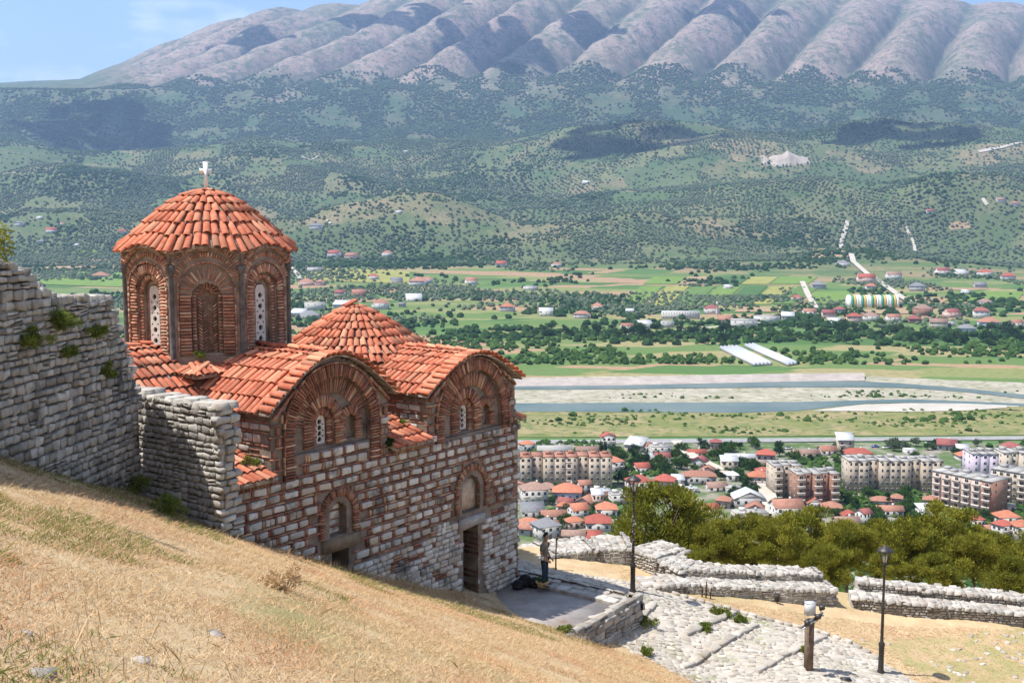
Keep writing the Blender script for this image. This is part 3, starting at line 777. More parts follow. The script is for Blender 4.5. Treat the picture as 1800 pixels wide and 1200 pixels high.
for zz in np.arange(-12.2, -9.7, .16):                                            # stones on the door reveal
    (stones if random.random() < .6 else bricks).add(fp(2.19, zz, -.35), NN * .6, -E1 * -.06, UP * .12, wall)
def slab(thing, cfn, tc, z0, z1, w, Uv, Nv, dep, nbig, par=None):
    """pierced plaster window slab with a round head"""
    c_ = .018; nu, nv = int(w / c_), int((z1 - z0) / c_)
    zs = z1 - w / 2; pit = (zs - z0 - .05) / (nbig - .3)
    def f(u, v):
        x, zz = u - w / 2, z0 + v
        if zz > zs and x * x + (zz - zs) ** 2 > (w / 2) ** 2: return None
        for i in range(nbig):
            zc = z0 + .14 + i * pit
            if x * x + (zz - zc) ** 2 < (w * .2) ** 2: return None
            if i < nbig - 1 and (abs(x) - w * .3) ** 2 + (zz - zc - pit / 2) ** 2 < (w * .085) ** 2: return None
        return 0.0
    mb = relief(cfn(tc, z0, dep) - Uv * w / 2, Uv, UP, Nv, c_, nu, nv, f, -.06, None)
    wdw = thing.part('window', mb, MT['plaster'], par)
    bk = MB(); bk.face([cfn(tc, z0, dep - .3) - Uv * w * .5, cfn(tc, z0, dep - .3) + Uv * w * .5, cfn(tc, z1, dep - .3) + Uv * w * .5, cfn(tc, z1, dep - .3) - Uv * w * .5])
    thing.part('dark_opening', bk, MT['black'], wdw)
for g in (G1, G2):
    slab(CH, fp, g['c'] + .28, g['zs'] - .42, g['zs'] + .42, .38, -E1, NN, -.27, 4)
# --- west end and side faces get coursed stones too
def side_courses(c0, Uv, Nv, ulen, z0, z1f, par):
    z = z0
    while z < z0 + 9:
        h = random.uniform(.16, .22); u = random.uniform(-.2, 0)
        while u < ulen:
            l = random.uniform(.26, .48)
            if z + h < z1f(u + l / 2) and u > -.05:
                if random.random() < .75: stones.add(c0 + Uv * (u + l / 2) + UP * (z + h / 2) + Nv * -.02, Uv * l, Nv * .12, UP * h * .9, par)
                else: bricks.add(c0 + Uv * (u + l / 2) + UP * (z + h / 2) + Nv * -.02, Uv * l, Nv * .1, UP * .05, par)
            u += l + .05
        z += h + .03
        u = 0
        while u < ulen:
            if z < z1f(u): bricks.add(c0 + Uv * (u + .15) + UP * (z + .025) + Nv * -.02, Uv * .28, Nv * .1, UP * .045, par)
            u += .3
        z += .085
side_courses(vec(*fp(0.02, 0, 0)[:2], 0), -NN, E1, 10, -12.6, lambda u: ZE - .3 if u > .1 else -9, wall)
for g in (G1, G2):
    side_courses(vec(*fp(g['c'] + g['b'], 0, -.1)[:2], 0), -NN, -E1, 2.6, ZE - .1, lambda u, g=g: g['imp'] - .22, wall)
# --- roofs
def tile(Pu, Pl, nrm, w, par, over=1.13):
    Pu, Pl = np.asarray(Pu, float), np.asarray(Pl, float) + unit(nrm) * .035
    jit = np.array([random.uniform(-.018, .018) for _ in range(3)])
    if random.random() < .12: Pl = Pl + (Pl - Pu) * random.uniform(-.04, .12); Pu = Pu + (Pl - Pu) * random.uniform(0, .06)
    X = (Pl - Pu) * over; nr_ = unit(nrm); Y = unit(np.cross(nr_, X)); nr_ = unit(np.cross(X, Y))
    tiles.add(Pu + jit, X, Y * w, nr_ * w * .82, par)
RD = 2.44; AP = RD * math.cos(math.pi / 8)
ANG0 = math.atan2(NN[1], NN[0]) + math.radians(5)             # the drum is turned slightly on its base
def octr(phi):
    q = ((phi - ANG0) + math.pi / 8) % (math.pi / 4) - math.pi / 8
    return math.cos(math.pi / 8) / math.cos(q), q
def dome_pt(c, phi, r, prof, scal):
    """r: 0 at the apex to 1 at the eave corners; scal lifts the eave above each face"""
    f_, q = octr(phi); rr = np.interp(r, [p[0] for p in prof], [p[1] for p in prof]); z = np.interp(r, [p[0] for p in prof], [p[2] for p in prof])
    z += scal * math.cos(4 * q) ** 2 * max(0, r) ** 5
    ff_ = 1 + (f_ - 1) * min(1, r * 1.4)
    return c + vec(math.cos(phi) * rr * ff_, math.sin(phi) * rr * ff_, z)
def tiled_dome(c, prof, rows, w, scal, name, bedn=48):
    mb = MB(); rs = np.linspace(.02, 1, 14)
    rings = [[dome_pt(c, 2 * math.pi * q / bedn, r, prof, scal) + vec(0, 0, -.02) for q in range(bedn)] for r in rs]
    rings.append([dome_pt(c, 2 * math.pi * q / bedn, .995, prof, scal) + vec(0, 0, -.06) for q in range(bedn)])
    mb.tube_rings(rings, caps=True)
    part = CH.part(name, mb, MT['roofbed'])
    for i in range(rows):
        r0, r1 = max(.03, 1 - (i + 1) / rows), 1 - i / rows + (.015 if i == 0 else 0)
        per = 2 * math.pi * np.interp(r1, [p[0] for p in prof], [p[1] for p in prof])
        n_ = max(6, int(per / (w * 1.12)))
        off = random.random()
        for k_ in range(n_):
            phi = 2 * math.pi * (k_ + off + random.uniform(-.06, .06)) / n_
            a, b = dome_pt(c, phi, r0, prof, scal), dome_pt(c, phi, r1, prof, scal)
            sd = dome_pt(c, phi + .03, r1, prof, scal) - b
            nm = np.cross(b - a, sd); nm = nm if nm[2] > 0 else -nm
            tile(a, b, nm, w * (1.0 if r0 > .06 else .7), part, over=1.1)
    return part
ZD = -.70
dome = tiled_dome(vec(DC[0], DC[1], 0), [(0, 0, 1.12), (.2, .5, .98), (.4, 1.05, .70), (.62, 1.57, .33), (.82, 2.1, -.14), (.93, 2.4, -.46), (1, 2.64, -.68)], 7, .235, .17, 'dome_roof')
low = tiled_dome(vec(PC[0], PC[1], 0), [(0, 0, -2.62), (.2, .6, -2.86), (.5, 1.5, -3.4), (1, 3.05, -4.38)], 8, .225, .05, 'low_dome_roof')
mb = MB()
for q in np.arange(8):
    p = [PC + vec(math.cos(ANG0 + math.pi / 8 + q * math.pi / 4 + d) * 2.75, math.sin(ANG0 + math.pi / 8 + q * math.pi / 4 + d) * 2.75, 0) for d in (0, math.pi / 4)]
    mb.prism([vec(*p[0][:2], -7), vec(*p[1][:2], -7), vec(*p[1][:2], -4.4), vec(*p[0][:2], -4.4)], unit(PC - (p[0] + p[1]) / 2) * .4)
CH.part('low_dome_wall', mb, MT['darkbrick'])
def ridge_tiles(a, b, par, w=.26, n_=None):
    L_ = np.linalg.norm(b - a); n_ = n_ or int(L_ / .4)
    for i in range(n_): tile(a + (b - a) * i / n_ + UP * .03, a + (b - a) * (i + 1) / n_ + UP * .03, UP, w, par)
hipd = unit(-E1 - NN * .414)
ridge_tiles(vec(PC[0], PC[1], -2.55), PC + hipd * 3.0 + vec(0, 0, -4.25), low, .3)
def arm_roof(g, d0, d1, name, over=.2):
    pt = lambda q, d: fp(g['c'] + q * (g['b'] + (over if abs(q) > .8 else over * abs(q) / .8)), g['imp'] + g['rise'] * math.cos(q * math.pi / 2), d)
    mb = MB(); qs = np.linspace(-1, 1, 19)
    for i in range(18):
        mb.face([pt(qs[i], d0), pt(qs[i + 1], d0), pt(qs[i + 1], d1), pt(qs[i], d1)])
        mb.face([pt(qs[i], d0) - UP * .05, pt(qs[i + 1], d0) - UP * .05, pt(qs[i + 1], d0), pt(qs[i], d0)])
        mb.face([pt(qs[i], d0) - UP * .05, pt(qs[i + 1], d0) - UP * .05, pt(qs[i + 1], d1) - UP * .05, pt(qs[i], d1) - UP * .05])
    for q in (-1, 1): mb.face([pt(q, d0), pt(q, d1), pt(q, d1) - UP * .05, pt(q, d0) - UP * .05])
    part = CH.part(name, mb, MT['roofbed'])
    rows = 6; n_ = int((d0 - .42 - d1) / .225)
    for s_ in (1, -1):
        for i in range(rows):
            q0, q1 = s_ * i / rows + (0.03 * s_ if i == 0 else 0), s_ * (i + 1) / rows
            off = random.uniform(-.05, .05)
            for k_ in range(n_):
                d = d0 - .45 - k_ * .225 + random.uniform(-.015, .015) + off
                a, b = pt(q0, d), pt(q1, d); nm = np.cross(b - a, NN); nm = nm if nm[2] > 0 else -nm
                tile(a, b, nm, .215, part)
    m_ = 23                                                                    # verge: tiles laid out over the arch
    for i in range(m_):
        q = -1 + (i + .5) * 2 / m_; a = pt(q, d0 - .42); b = pt(q, d0 + .12) - UP * .05
        tn = pt(q + .02, d0) - pt(q - .02, d0); nm = np.cross(tn, NN); nm = nm if nm[2] > 0 else -nm
        tile(a + nm / np.linalg.norm(nm) * .05, b + nm / np.linalg.norm(nm) * .05, nm, .235, part, over=1.0)
    ridge_tiles(pt(0, d0 - .4) + UP * .05, pt(0, d1) + UP * .05, part, .24)
    return part
arm_roof(G1, .14, -3.4, 'arm_roof'); arm_roof(G2, .14, -3.1, 'arm_roof')
# east arm, seen over the low wall
qs = np.linspace(-1, 1, 15); ept = lambda q, s_: DC - E1 * s_ + NN * q * 2.32 + vec(0, 0, -4.62 + 1.25 * math.cos(q * math.pi / 2))
mb = MB()
for i in range(14): mb.face([ept(qs[i], 2.0), ept(qs[i + 1], 2.0), ept(qs[i + 1], 5.0), ept(qs[i], 5.0)])
ear = CH.part('east_roof', mb, MT['roofbed'])
for i in range(6):
    for k_ in range(13):
        for s_ in (1, -1):
            q0, q1 = s_ * (i / 6 + .03), s_ * (i + 1) / 6; s0 = 2.15 + k_ * .22
            a, b = ept(q0, s0), ept(q1, s0); nm = np.cross(b - a, E1); nm = nm if nm[2] > 0 else -nm
            tile(a, b, nm, .215, ear)
ridge_tiles(ept(0, 2.0) + UP * .05, ept(0, 5.0) + UP * .05, ear, .24)
# small lean-to roofs over the corner bays
def lean(t0, t1, dback, zback, name='corner_roof'):
    P = lambda t_, s_: fp(t_, ZE - .02 + (zback - ZE) * (1 - s_), .22 + (dback - .22) * (1 - s_))
    mb = MB(); mb.prism([P(t0, 0), P(t1, 0), P(t1, 1), P(t0, 1)], (0, 0, -.1)); part = CH.part(name, mb, MT['roofbed'])
    nc_ = max(1, int((t1 - t0) / .225)); nm = unit(np.cross(P(0, 1) - P(0, 0), E1)); nm = nm if nm[2] > 0 else -nm
    rows = max(2, int(abs(dback) / .4))
    for i in range(rows):
        for k_ in range(nc_):
            t_ = t0 + (k_ + .5) * (t1 - t0) / nc_ + random.uniform(-.01, .01); tile(P(t_, i / rows), P(t_, (i + 1) / rows), nm, .215, part)
    if nc_ > 3:                                                                # dog-tooth bricks under the eave
        for t_ in np.arange(t0 + .05, t1, .12): put(bricks, t_, ZE - .2, .06, .09, .08, d=.2)
lean(4.74, 6.46, -2.6, -5.45); lean(10.94, 12.3, -2.6, -5.45); lean(-.12, .2, -2.0, -5.7)
# mortar fillets and plants' soil where the corner roofs meet the arms
for t_ in (10.93, 4.73):
    mb = MB(); mb.prism([fp(t_, ZE - .1, -.1), fp(t_, -5.35, -2.6), fp(t_, -5.62, -2.6), fp(t_, ZE - .3, -.1)], -E1 * .12); CH.part('mortar_fillet', mb, MT['palestone'])

# --- the drum
drum = MB()
drum.prism([DC + (NN * sx + E1 * sy) * 1.98 + vec(0, 0, -7) for sx, sy in ((-1, -1), (1, -1), (1, 1), (-1, 1))], (0, 0, 3.15))
drum.tube_rings([[DC + vec(math.cos(ANG0 + math.pi / 8 + q * math.pi / 4) * r, math.sin(ANG0 + math.pi / 8 + q * math.pi / 4) * r, z) for q in range(8)] for r, z in ((RD - .75, -5), (RD - .75, -.6))])
dcore = CH.part('drum', drum, MT['darkbrick'])
ZB, ZT = -3.85, -.72
for k_ in range(8):
    an = ANG0 + k_ * math.pi / 4; m_ = vec(math.cos(an), math.sin(an), 0); tg = vec(-math.sin(an), math.cos(an), 0)
    hw = RD * math.sin(math.pi / 8)
    ff = lambda t_, z, dep, m_=m_, tg=tg: vec(*(DC + m_ * (AP + dep) + tg * t_)[:2], z)
    win = k_ % 2 == 0
    def dd(u, v):
        t_, z = u - hw, ZB + v
        if z > ZT + .17 * math.cos(t_ / hw * math.pi / 2): return None
        if win:
            if in_arch(t_, z, 0, -1.78, .19, -3.42): return -.5
            if in_arch(t_, z, 0, -1.78, .32, -3.45): return -.22
            if in_arch(t_, z, 0, -1.75, .48, -3.5): return -.14
        else:
            if in_arch(t_, z, 0, -1.95, .3, -3.5): return -.3
            if in_arch(t_, z, 0, -1.95, .42, -3.5): return -.2
        if in_arch(t_, z, 0, -1.72, .74, -3.6): return -.05
        return 0.02
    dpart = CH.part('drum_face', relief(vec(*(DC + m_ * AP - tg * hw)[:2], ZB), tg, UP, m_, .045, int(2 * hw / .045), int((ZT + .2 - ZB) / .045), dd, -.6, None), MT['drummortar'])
    vis = np.dot(m_, unit(-DC)) > -.2
    if win:
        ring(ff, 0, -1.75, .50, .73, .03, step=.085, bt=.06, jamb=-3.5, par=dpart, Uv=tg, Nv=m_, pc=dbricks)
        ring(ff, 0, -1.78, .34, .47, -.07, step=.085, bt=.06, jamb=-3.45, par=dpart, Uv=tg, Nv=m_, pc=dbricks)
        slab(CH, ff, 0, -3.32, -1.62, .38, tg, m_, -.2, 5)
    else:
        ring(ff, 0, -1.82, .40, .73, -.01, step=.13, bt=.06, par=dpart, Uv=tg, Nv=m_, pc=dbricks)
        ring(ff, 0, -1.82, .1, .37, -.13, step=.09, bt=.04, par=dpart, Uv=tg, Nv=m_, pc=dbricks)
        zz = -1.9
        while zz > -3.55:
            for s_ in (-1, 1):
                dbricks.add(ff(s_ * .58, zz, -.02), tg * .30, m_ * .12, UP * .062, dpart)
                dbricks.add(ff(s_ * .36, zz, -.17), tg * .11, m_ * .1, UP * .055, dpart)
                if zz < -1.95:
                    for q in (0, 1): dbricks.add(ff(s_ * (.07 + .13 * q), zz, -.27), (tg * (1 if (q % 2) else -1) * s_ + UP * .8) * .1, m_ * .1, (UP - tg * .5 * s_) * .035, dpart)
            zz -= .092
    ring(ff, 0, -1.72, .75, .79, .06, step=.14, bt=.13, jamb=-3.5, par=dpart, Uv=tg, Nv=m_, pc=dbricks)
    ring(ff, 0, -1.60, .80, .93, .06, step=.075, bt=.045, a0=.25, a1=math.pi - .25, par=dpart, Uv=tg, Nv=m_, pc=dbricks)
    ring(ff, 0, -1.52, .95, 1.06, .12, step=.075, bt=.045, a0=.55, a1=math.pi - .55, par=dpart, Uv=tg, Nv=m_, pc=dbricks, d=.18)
    cm = MB(); va = an + math.pi / 8; vx = vec(*(DC + vec(math.cos(va), math.sin(va), 0) * (RD + .02))[:2], 0)
    cm.lathe(vx, [(.1, -3.95), (.1, -3.8), (.075, -3.72), (.07, -1.3), (.085, -1.24), (.13, -1.12), (.12, -1.05)], 10)
    CH.part('column', cm, MT['column'], smooth=False)
cm = MB()                                                                     # flared cornice under the eave
rg = []
for r, z in ((.90, -1.0), (.93, -.98), (.96, -.86), (1.0, -.80)):
    row = []
    for q in range(64):
        phi = 2 * math.pi * q / 64; f_, qq = octr(phi); lift = .17 * math.cos(4 * qq) ** 2
        rr = RD * r * f_; row.append(DC + vec(math.cos(phi) * rr, math.sin(phi) * rr, z + lift))
    rg.append(row)
cm.tube_rings(rg, caps=False); CH.part('cornice', cm, MT['darkbrick'])
# corner block with its own little tiled cap, on the diagonal towards us
MD = unit(NN - E1)
for dg in (MD, unit(NN + E1)):
    ax, ay = NN, (-E1 if dg is MD else E1)
    c0 = DC + (ax + ay) * 1.62
    mb = MB(); mb.prism([c0 + ax * a * .56 + ay * b * .56 + vec(0, 0, -6.0) for a, b in ((-1, -1), (1, -1), (1, 1), (-1, 1))], (0, 0, 2.05)); blk = CH.part('corner_block', mb, MT['darkbrick'])
    for fx, fy in ((ax, ay), (ay, ax)):
        for r_ in range(6):
            for k_ in range(3):
                (stones if (r_ + k_) % 2 else bricks).add(c0 + fx * .555 + fy * (-.36 + k_ * .36) + vec(0, 0, -5.6 + r_ * .24), np.cross(UP, fx) * .28, fx * .08, UP * (.17 if (r_ + k_) % 2 else .055), blk)
    mb = MB(); top = [c0 + ax * a + ay * b + vec(0, 0, z) for a, b, z in ((.74, -.6, -3.98), (.74, .74, -3.98), (-.6, .74, -3.98), (-.55, -.55, -3.55))]
    mb.raw(top + [p - UP * .1 for p in top], [(0, 1, 3), (1, 2, 3), (0, 4, 5, 1), (1, 5, 6, 2), (4, 7, 5), (5, 7, 6)]); cap = CH.part('block_roof', mb, MT['roofbed'])
    for fx, fy in ((ax, ay), (ay, ax)):
        for k_ in range(6):
            b = c0 + fx * .76 + fy * (.68 - k_ * .225) + vec(0, 0, -3.99); a = c0 + fx * (-.2) + fy * ((.68 - k_ * .225) * .55 - .1) + vec(0, 0, -3.66)
            nm = np.cross(b - a, np.cross(UP, fx)); nm = nm if nm[2] > 0 else -nm; tile(a + (b - a) * .25, b, nm, .2, cap)
# white stone cross on the dome
mb = MB(); cx = vec(DC[0], DC[1], 0); ux = unit(vec(.96, .28, 0)); uy = vec(-ux[1], ux[0], 0)
mb.prism([cx + ux * x - uy * .05 + vec(0, 0, z) for x, z in ((-.075, 1.0), (.075, 1.0), (.045, 1.52), (.05, 1.60), (.17, 1.56), (.17, 1.74), (.05, 1.70), (.075, 1.92), (-.075, 1.92), (-.05, 1.70), (-.17, 1.74), (-.17, 1.56), (-.05, 1.60), (-.045, 1.52))], uy * .1)
CH.part('cross', mb, MT['white'])
tiles.flush(CH.o, 'roof_tiles'); stones.flush(wall, 'wall_stones'); bricks.flush(wall, 'wall_bricks'); dbricks.flush(dcore, 'drum_bricks')
# ------------------------------------------------------------------ ruined walls, terrace, path
def lhit(u, v):
    """point of the castle hill seen at this spot"""
    r = ray(u, v); lam = np.linspace(6, 60, 2200)
    zz = ground(r[0] * lam, r[1] * lam); d = r[2] * lam - zz
    i = int(np.argmax(d < 0)) if (d < 0).any() else len(lam) - 1
    P = r * lam[i]; P[2] = zz[i]; return P
def courses(pc, O, U, V, N_, ulen, vlen, keep, ch, sl, par, dep=.0, d=.2, gap=.018, split=.25, tilt=.06, pj=.035):
    v = 0.0
    while v < vlen:
        h = random.uniform(*ch); u = -random.uniform(0, sl[1])
        while u < ulen:
            l = random.uniform(*sl)
            if u + l * .3 > 0 and u + l * .7 < ulen and keep(u + l / 2, v + h / 2):
                a = random.uniform(-tilt, tilt); X = U * math.cos(a) + V * math.sin(a); Z = V * math.cos(a) - U * math.sin(a)
                parts = [(0, h)] if random.random() > split else [(-h * .26, h * .46), (h * .26, h * .46)]
                for off, hh in parts:
                    pc.add(O + U * (u + l / 2) + V * (v + h / 2 + off) + N_ * (dep + random.uniform(-pj, pj) - d / 2), X * (l - gap), N_ * d, Z * (hh - gap), par)
            u += l
        v += h
# tall wall on the left
def make_tall():
    p0, p1 = vec(-10.6, 12.8, 0), vec(-9.02, 25.75, 0); U = unit(p1 - p0); N_ = vec(U[1], -U[0], 0); L_ = np.linalg.norm(p1 - p0)
    yy = lambda s_: (p0 + U * s_)[1]
    def top(s_):
        return float(np.interp(yy(s_), [12, 20.2, 21.0, 21.9, 22.15, 24.55, 24.65, 25.75], [.6, -.55, -.72, -1.15, -1.42, -1.5, -1.7, -4.0])) + .02 * math.sin(s_ * 9.0)
    th = Thing('fortress_wall', 'tall ruined rubble wall with weeds growing from its face beside the domed church', 'wall', vec(-9.6, 20.5, -5))
    ss_ = list(np.linspace(0, L_, 40)); poly = [p0 + U * s_ + vec(0, 0, top(s_) - .1) for s_ in ss_]
    mb = MB(); mb.prism([p0 + vec(0, 0, -9)] + poly + [p1 + vec(0, 0, -9)], -N_ * 1.3)
    core_ = th.part('wall_core', mb, MT['rubmortar'])
    pc = Pieces(th, 'stone', 'rough', MT['rubble'], 300)
    courses(pc, p0 + vec(0, 0, -8.5) + N_ * .1, U, UP, N_, L_, 9.5, lambda u, v: v - 8.5 < top(u) - .06 and v - 8.5 > gz(*(p0 + U * u + N_ * .2)[:2]) - .3, (.12, .22), (.16, .40), core_, split=.12, tilt=.1, pj=.02)
    for row in range(3):                                                       # capping stones
        s_ = 0
        while s_ < L_ - .2:
            l = random.uniform(.22, .45); pc.add(p0 + U * (s_ + l / 2) - N_ * (.15 + row * .42) + vec(0, 0, top(s_ + l / 2) - .09), U * l * 1.04, UP * .16, -N_ * .43, core_); s_ += l
    pc.flush(core_, 'wall_stones'); return th
make_tall()
# lower wall end standing square to it
def make_pier():
    B = vec(-6.67, 24.21, 0); th = Thing('pier_wall', 'low rubble stone wall end, sunlit on one side, below the church drum', 'wall', vec(-7.8, 25.2, -7))
    L_, W_ = 3.9, .62; top = lambda s_: -4.0 + .03 * math.sin(s_ * 7) + .06 * (s_ > 2.6)
    mb = MB(); o_ = .1
    mb.prism([B - NN * o_ + E1 * o_ + vec(0, 0, -9), B - NN * L_ + E1 * o_ + vec(0, 0, -9), B - NN * L_ + E1 * (W_ - o_) + vec(0, 0, -9), B - NN * o_ + E1 * (W_ - o_) + vec(0, 0, -9)], (0, 0, 4.92))
    core_ = th.part('wall_core', mb, MT['rubmortar'])
    pc = Pieces(th, 'stone', 'rough', MT['palestone'], 300)
    courses(pc, B + vec(0, 0, -8.2), -NN, UP, -E1, L_, 4.3, lambda u, v: v - 8.2 < top(u) - .08, (.11, .21), (.13, .36), core_, split=.1, tilt=.14, pj=.01, d=.12)
    courses(pc, B + vec(0, 0, -8.8), E1, UP, NN, W_, 4.9, lambda u, v: v - 8.8 < -4.1, (.13, .22), (.2, .42), core_, split=.15)
    for s_ in np.arange(.1, L_, .34):
        for w_ in (.16, .46): pc.add(B - NN * (s_ + .05) + E1 * w_ + vec(0, 0, top(s_) - .07), NN * .33, UP * .16, E1 * .3, core_)
    pc.flush(core_, 'wall_stones')
make_pier()
# terrace in front of the door
TZ = -12.12
mb = MB(); mb.prism([fp(0, TZ - 1.4, .02), fp(0, TZ - 1.4, 4.1), fp(6, TZ - 1.4, 4.1), fp(6, TZ - 1.4, .02)], (0, 0, 1.4)); struct('terrace_floor', mb.mesh('terrace_floor', MT['concrete']))
def strip_wall(name, label, O, U, ulen, N_, w_, z0, z1, mat, jmat, ch, sl, limit, cs=(.3, .6), ends=True):
    """low wall: O on its outer foot line, U along, N_ outward, body behind the face"""
    th = Thing(name, label, 'wall', O + U * ulen / 2 + vec(0, 0, z0))
    mb = MB(); mb.prism([O - N_ * .05 + vec(0, 0, z0 - .4), O + U * ulen - N_ * .05 + vec(0, 0, z0 - .4), O + U * ulen - N_ * w_ + vec(0, 0, z0 - .4), O - N_ * w_ + vec(0, 0, z0 - .4)], (0, 0, z1 - z0 + .36))
    core_ = th.part('wall_core', mb, jmat); pc = Pieces(th, 'stone', 'rough', mat, limit)
    courses(pc, O + vec(0, 0, z0 - .3), U, UP, N_, ulen, z1 - z0 + .3, lambda u, v: True, ch, sl, core_, d=.16)
    if ends: courses(pc, O + U * ulen + vec(0, 0, z0 - .3) - N_ * 0, -N_, UP, U, w_, z1 - z0 + .3, lambda u, v: True, ch, sl, core_, d=.12)
    courses(pc, O + vec(0, 0, z1) - N_ * w_, U, N_, UP, ulen, w_, lambda u, v: True, cs, cs, core_, d=.1, split=0)
    pc.flush(core_, 'wall_stones'); return th
strip_wall('parapet_wall', 'squared stone parapet along the outer edge of the church terrace', fp(6.2, 0, 4.52), E1, 6.9, NN, .55, -13.3, -12.0, MT['rubble'], MT['rubmortar'], (.17, .26), (.3, .6), 140)
strip_wall('kerb_wall', 'flat stone kerb on the far edge of the terrace where the man stands', fp(-.7, 0, -.6), NN, 4.6, E1, .9, -12.6, -12.0, MT['palestone'], MT['palemortar'], (.14, .2), (.25, .5), 80, ends=False)
# path sheet and cobbles
PATH = [(905, 978), (960, 1000), (1010, 1008), (1090, 1020), (1180, 1043), (1330, 1086), (1440, 1112), (1500, 1133), (1545, 1160), (1640, 1215), (1400, 1260), (1240, 1210), (1160, 1168), (1080, 1130), (1120, 1100), (1120, 1050), (1020, 1022), (912, 1000)]
PP = [lhit(u, v)[:2] for u, v in PATH]
def inside(x, y, poly):
    c = False; j = len(poly) - 1
    for i in range(len(poly)):
        if (poly[i][1] > y) != (poly[j][1] > y) and x < (poly[j][0] - poly[i][0]) * (y - poly[i][1]) / (poly[j][1] - poly[i][1]) + poly[i][0]: c = not c
        j = i
    return c
mb = MB(); cs = .12
for x in np.arange(-1, 17, cs):
    ys_ = [y for y in np.arange(28, 41, cs) if inside(x + cs / 2, y + cs / 2, PP)]
    for y in ys_: mb.face([(x + a, y + b, gz_) for (a, b), gz_ in zip(((0, 0), (cs, 0), (cs, cs), (0, cs)), ground(np.array([x, x + cs, x + cs, x]), np.array([y, y, y + cs, y + cs])) + .018)])
t = NT('path_bed'); c_ = t.mix(t.ramp(t.noise(2.2, 6, .7), .4, .64), (.36, .32, .265), (.44, .405, .35)); c_ = t.mix(t.ramp(t.noise(.8, 5, .6), .54, .68), c_, (.22, .22, .11)); t.bump(t.noise(12, 5, .7), .6, .03)
MT['pathbed'] = t.done(c_, .95, .1)
path = struct('path', mb.mesh('path', MT['pathbed']))
class _Fake: L = vec(0, 0, 0)
pc = Pieces(_Fake, 'paving_stone', 'rough', MT['cobble'], 300)
steps = [((1060, 1130), (1150, 1062)), ((1205, 1118), (1290, 1078)), ((1200, 1175), (1330, 1100)), ((1330, 1185), (1450, 1120))]
def flat_stone(x, y, l, w_, a, hgt=.05, par=path):
    z = ground(np.array([x, x + .1, x]), np.array([y, y, y + .1])); nm = unit(np.cross(vec(.1, 0, z[1] - z[0]), vec(0, .1, z[2] - z[0])))
    X = unit(vec(math.cos(a), math.sin(a), 0) - nm * np.dot(vec(math.cos(a), math.sin(a), 0), nm)); Z = np.cross(X, nm)
    pc.add(vec(x, y, z[0] + hgt / 2 - .04 + random.uniform(-.012, .012)), X * l, nm * (.1 + hgt), Z * w_, par)
y = 29.0
while y < 40.5:
    w_ = random.uniform(.11, .22); x = -1 + random.random() * .3
    while x < 16:
        l = random.uniform(.13, .34)
        if inside(x + l / 2, y, PP) and random.random() < .88: flat_stone(x + l / 2, y + random.uniform(-.05, .05), l - .02, w_ - .02, random.uniform(-.4, .4), random.uniform(.01, .035))
        x += l
    y += w_
for (a, b), (c, d) in steps:
    P, Q = lhit(a, b), lhit(c, d); n_ = max(2, int(np.linalg.norm(Q - P) / .5)); an = math.atan2(Q[1] - P[1], Q[0] - P[0])
    for i in range(n_): p = P + (Q - P) * (i + .5) / n_; flat_stone(p[0], p[1], np.linalg.norm(Q - P) / n_ - .02, .26, an, .11)
RE = [lhit(u, v) for u, v in ((1180, 1043), (1330, 1086), (1440, 1112), (1500, 1133), (1545, 1160))]
for i in range(len(RE) - 1):
    n_ = int(np.linalg.norm(RE[i + 1] - RE[i]) / .3); an = math.atan2(*(RE[i + 1] - RE[i])[1::-1])
    for q in range(n_): p = RE[i] + (RE[i + 1] - RE[i]) * (q + .5) / n_; flat_stone(p[0], p[1], .28, .2, an, .09)
pc.flush(path, 'paving_stones')
# old cobbled patch in the dry field on the right
P4 = [lhit(u, v)[:2] for u, v in ((1480, 1126), (1810, 1108), (1830, 1210), (1640, 1205), (1560, 1150))]
mb = MB()
for x in np.arange(10, 22, .25):
    for y in np.arange(29, 38, .25):
        if inside(x, y, P4): mb.face([(x + a, y + b, g_) for (a, b), g_ in zip(((0, 0), (.25, 0), (.25, .25), (0, .25)), ground(np.array([x, x + .25, x + .25, x]), np.array([y, y, y + .25, y + .25])) + .012)])
t = NT('mixed_turf'); c_ = t.mix(t.ramp(t.noise(1.2, 6, .65), .42, .6), (.42, .31, .18), (.29, .265, .12)); t.bump(t.noise(12, 5, .7), .8, .05)
old = struct('old_paving', mb.mesh('old_paving', t.done(c_, .95, .1)))
pc = Pieces(_Fake, 'paving_stone', 'rough', MT['cobble'], 140)
for i in range(420):
    x, y = random.uniform(10, 22), random.uniform(29, 38)
    if inside(x, y, P4) and fbm(np.array(x / 1.6), np.array(y / 1.6), 3) > -.12: flat_stone(x, y, random.uniform(.12, .3), random.uniform(.1, .2), random.uniform(0, 3), .03, old)
pc.flush(old, 'paving_stones')

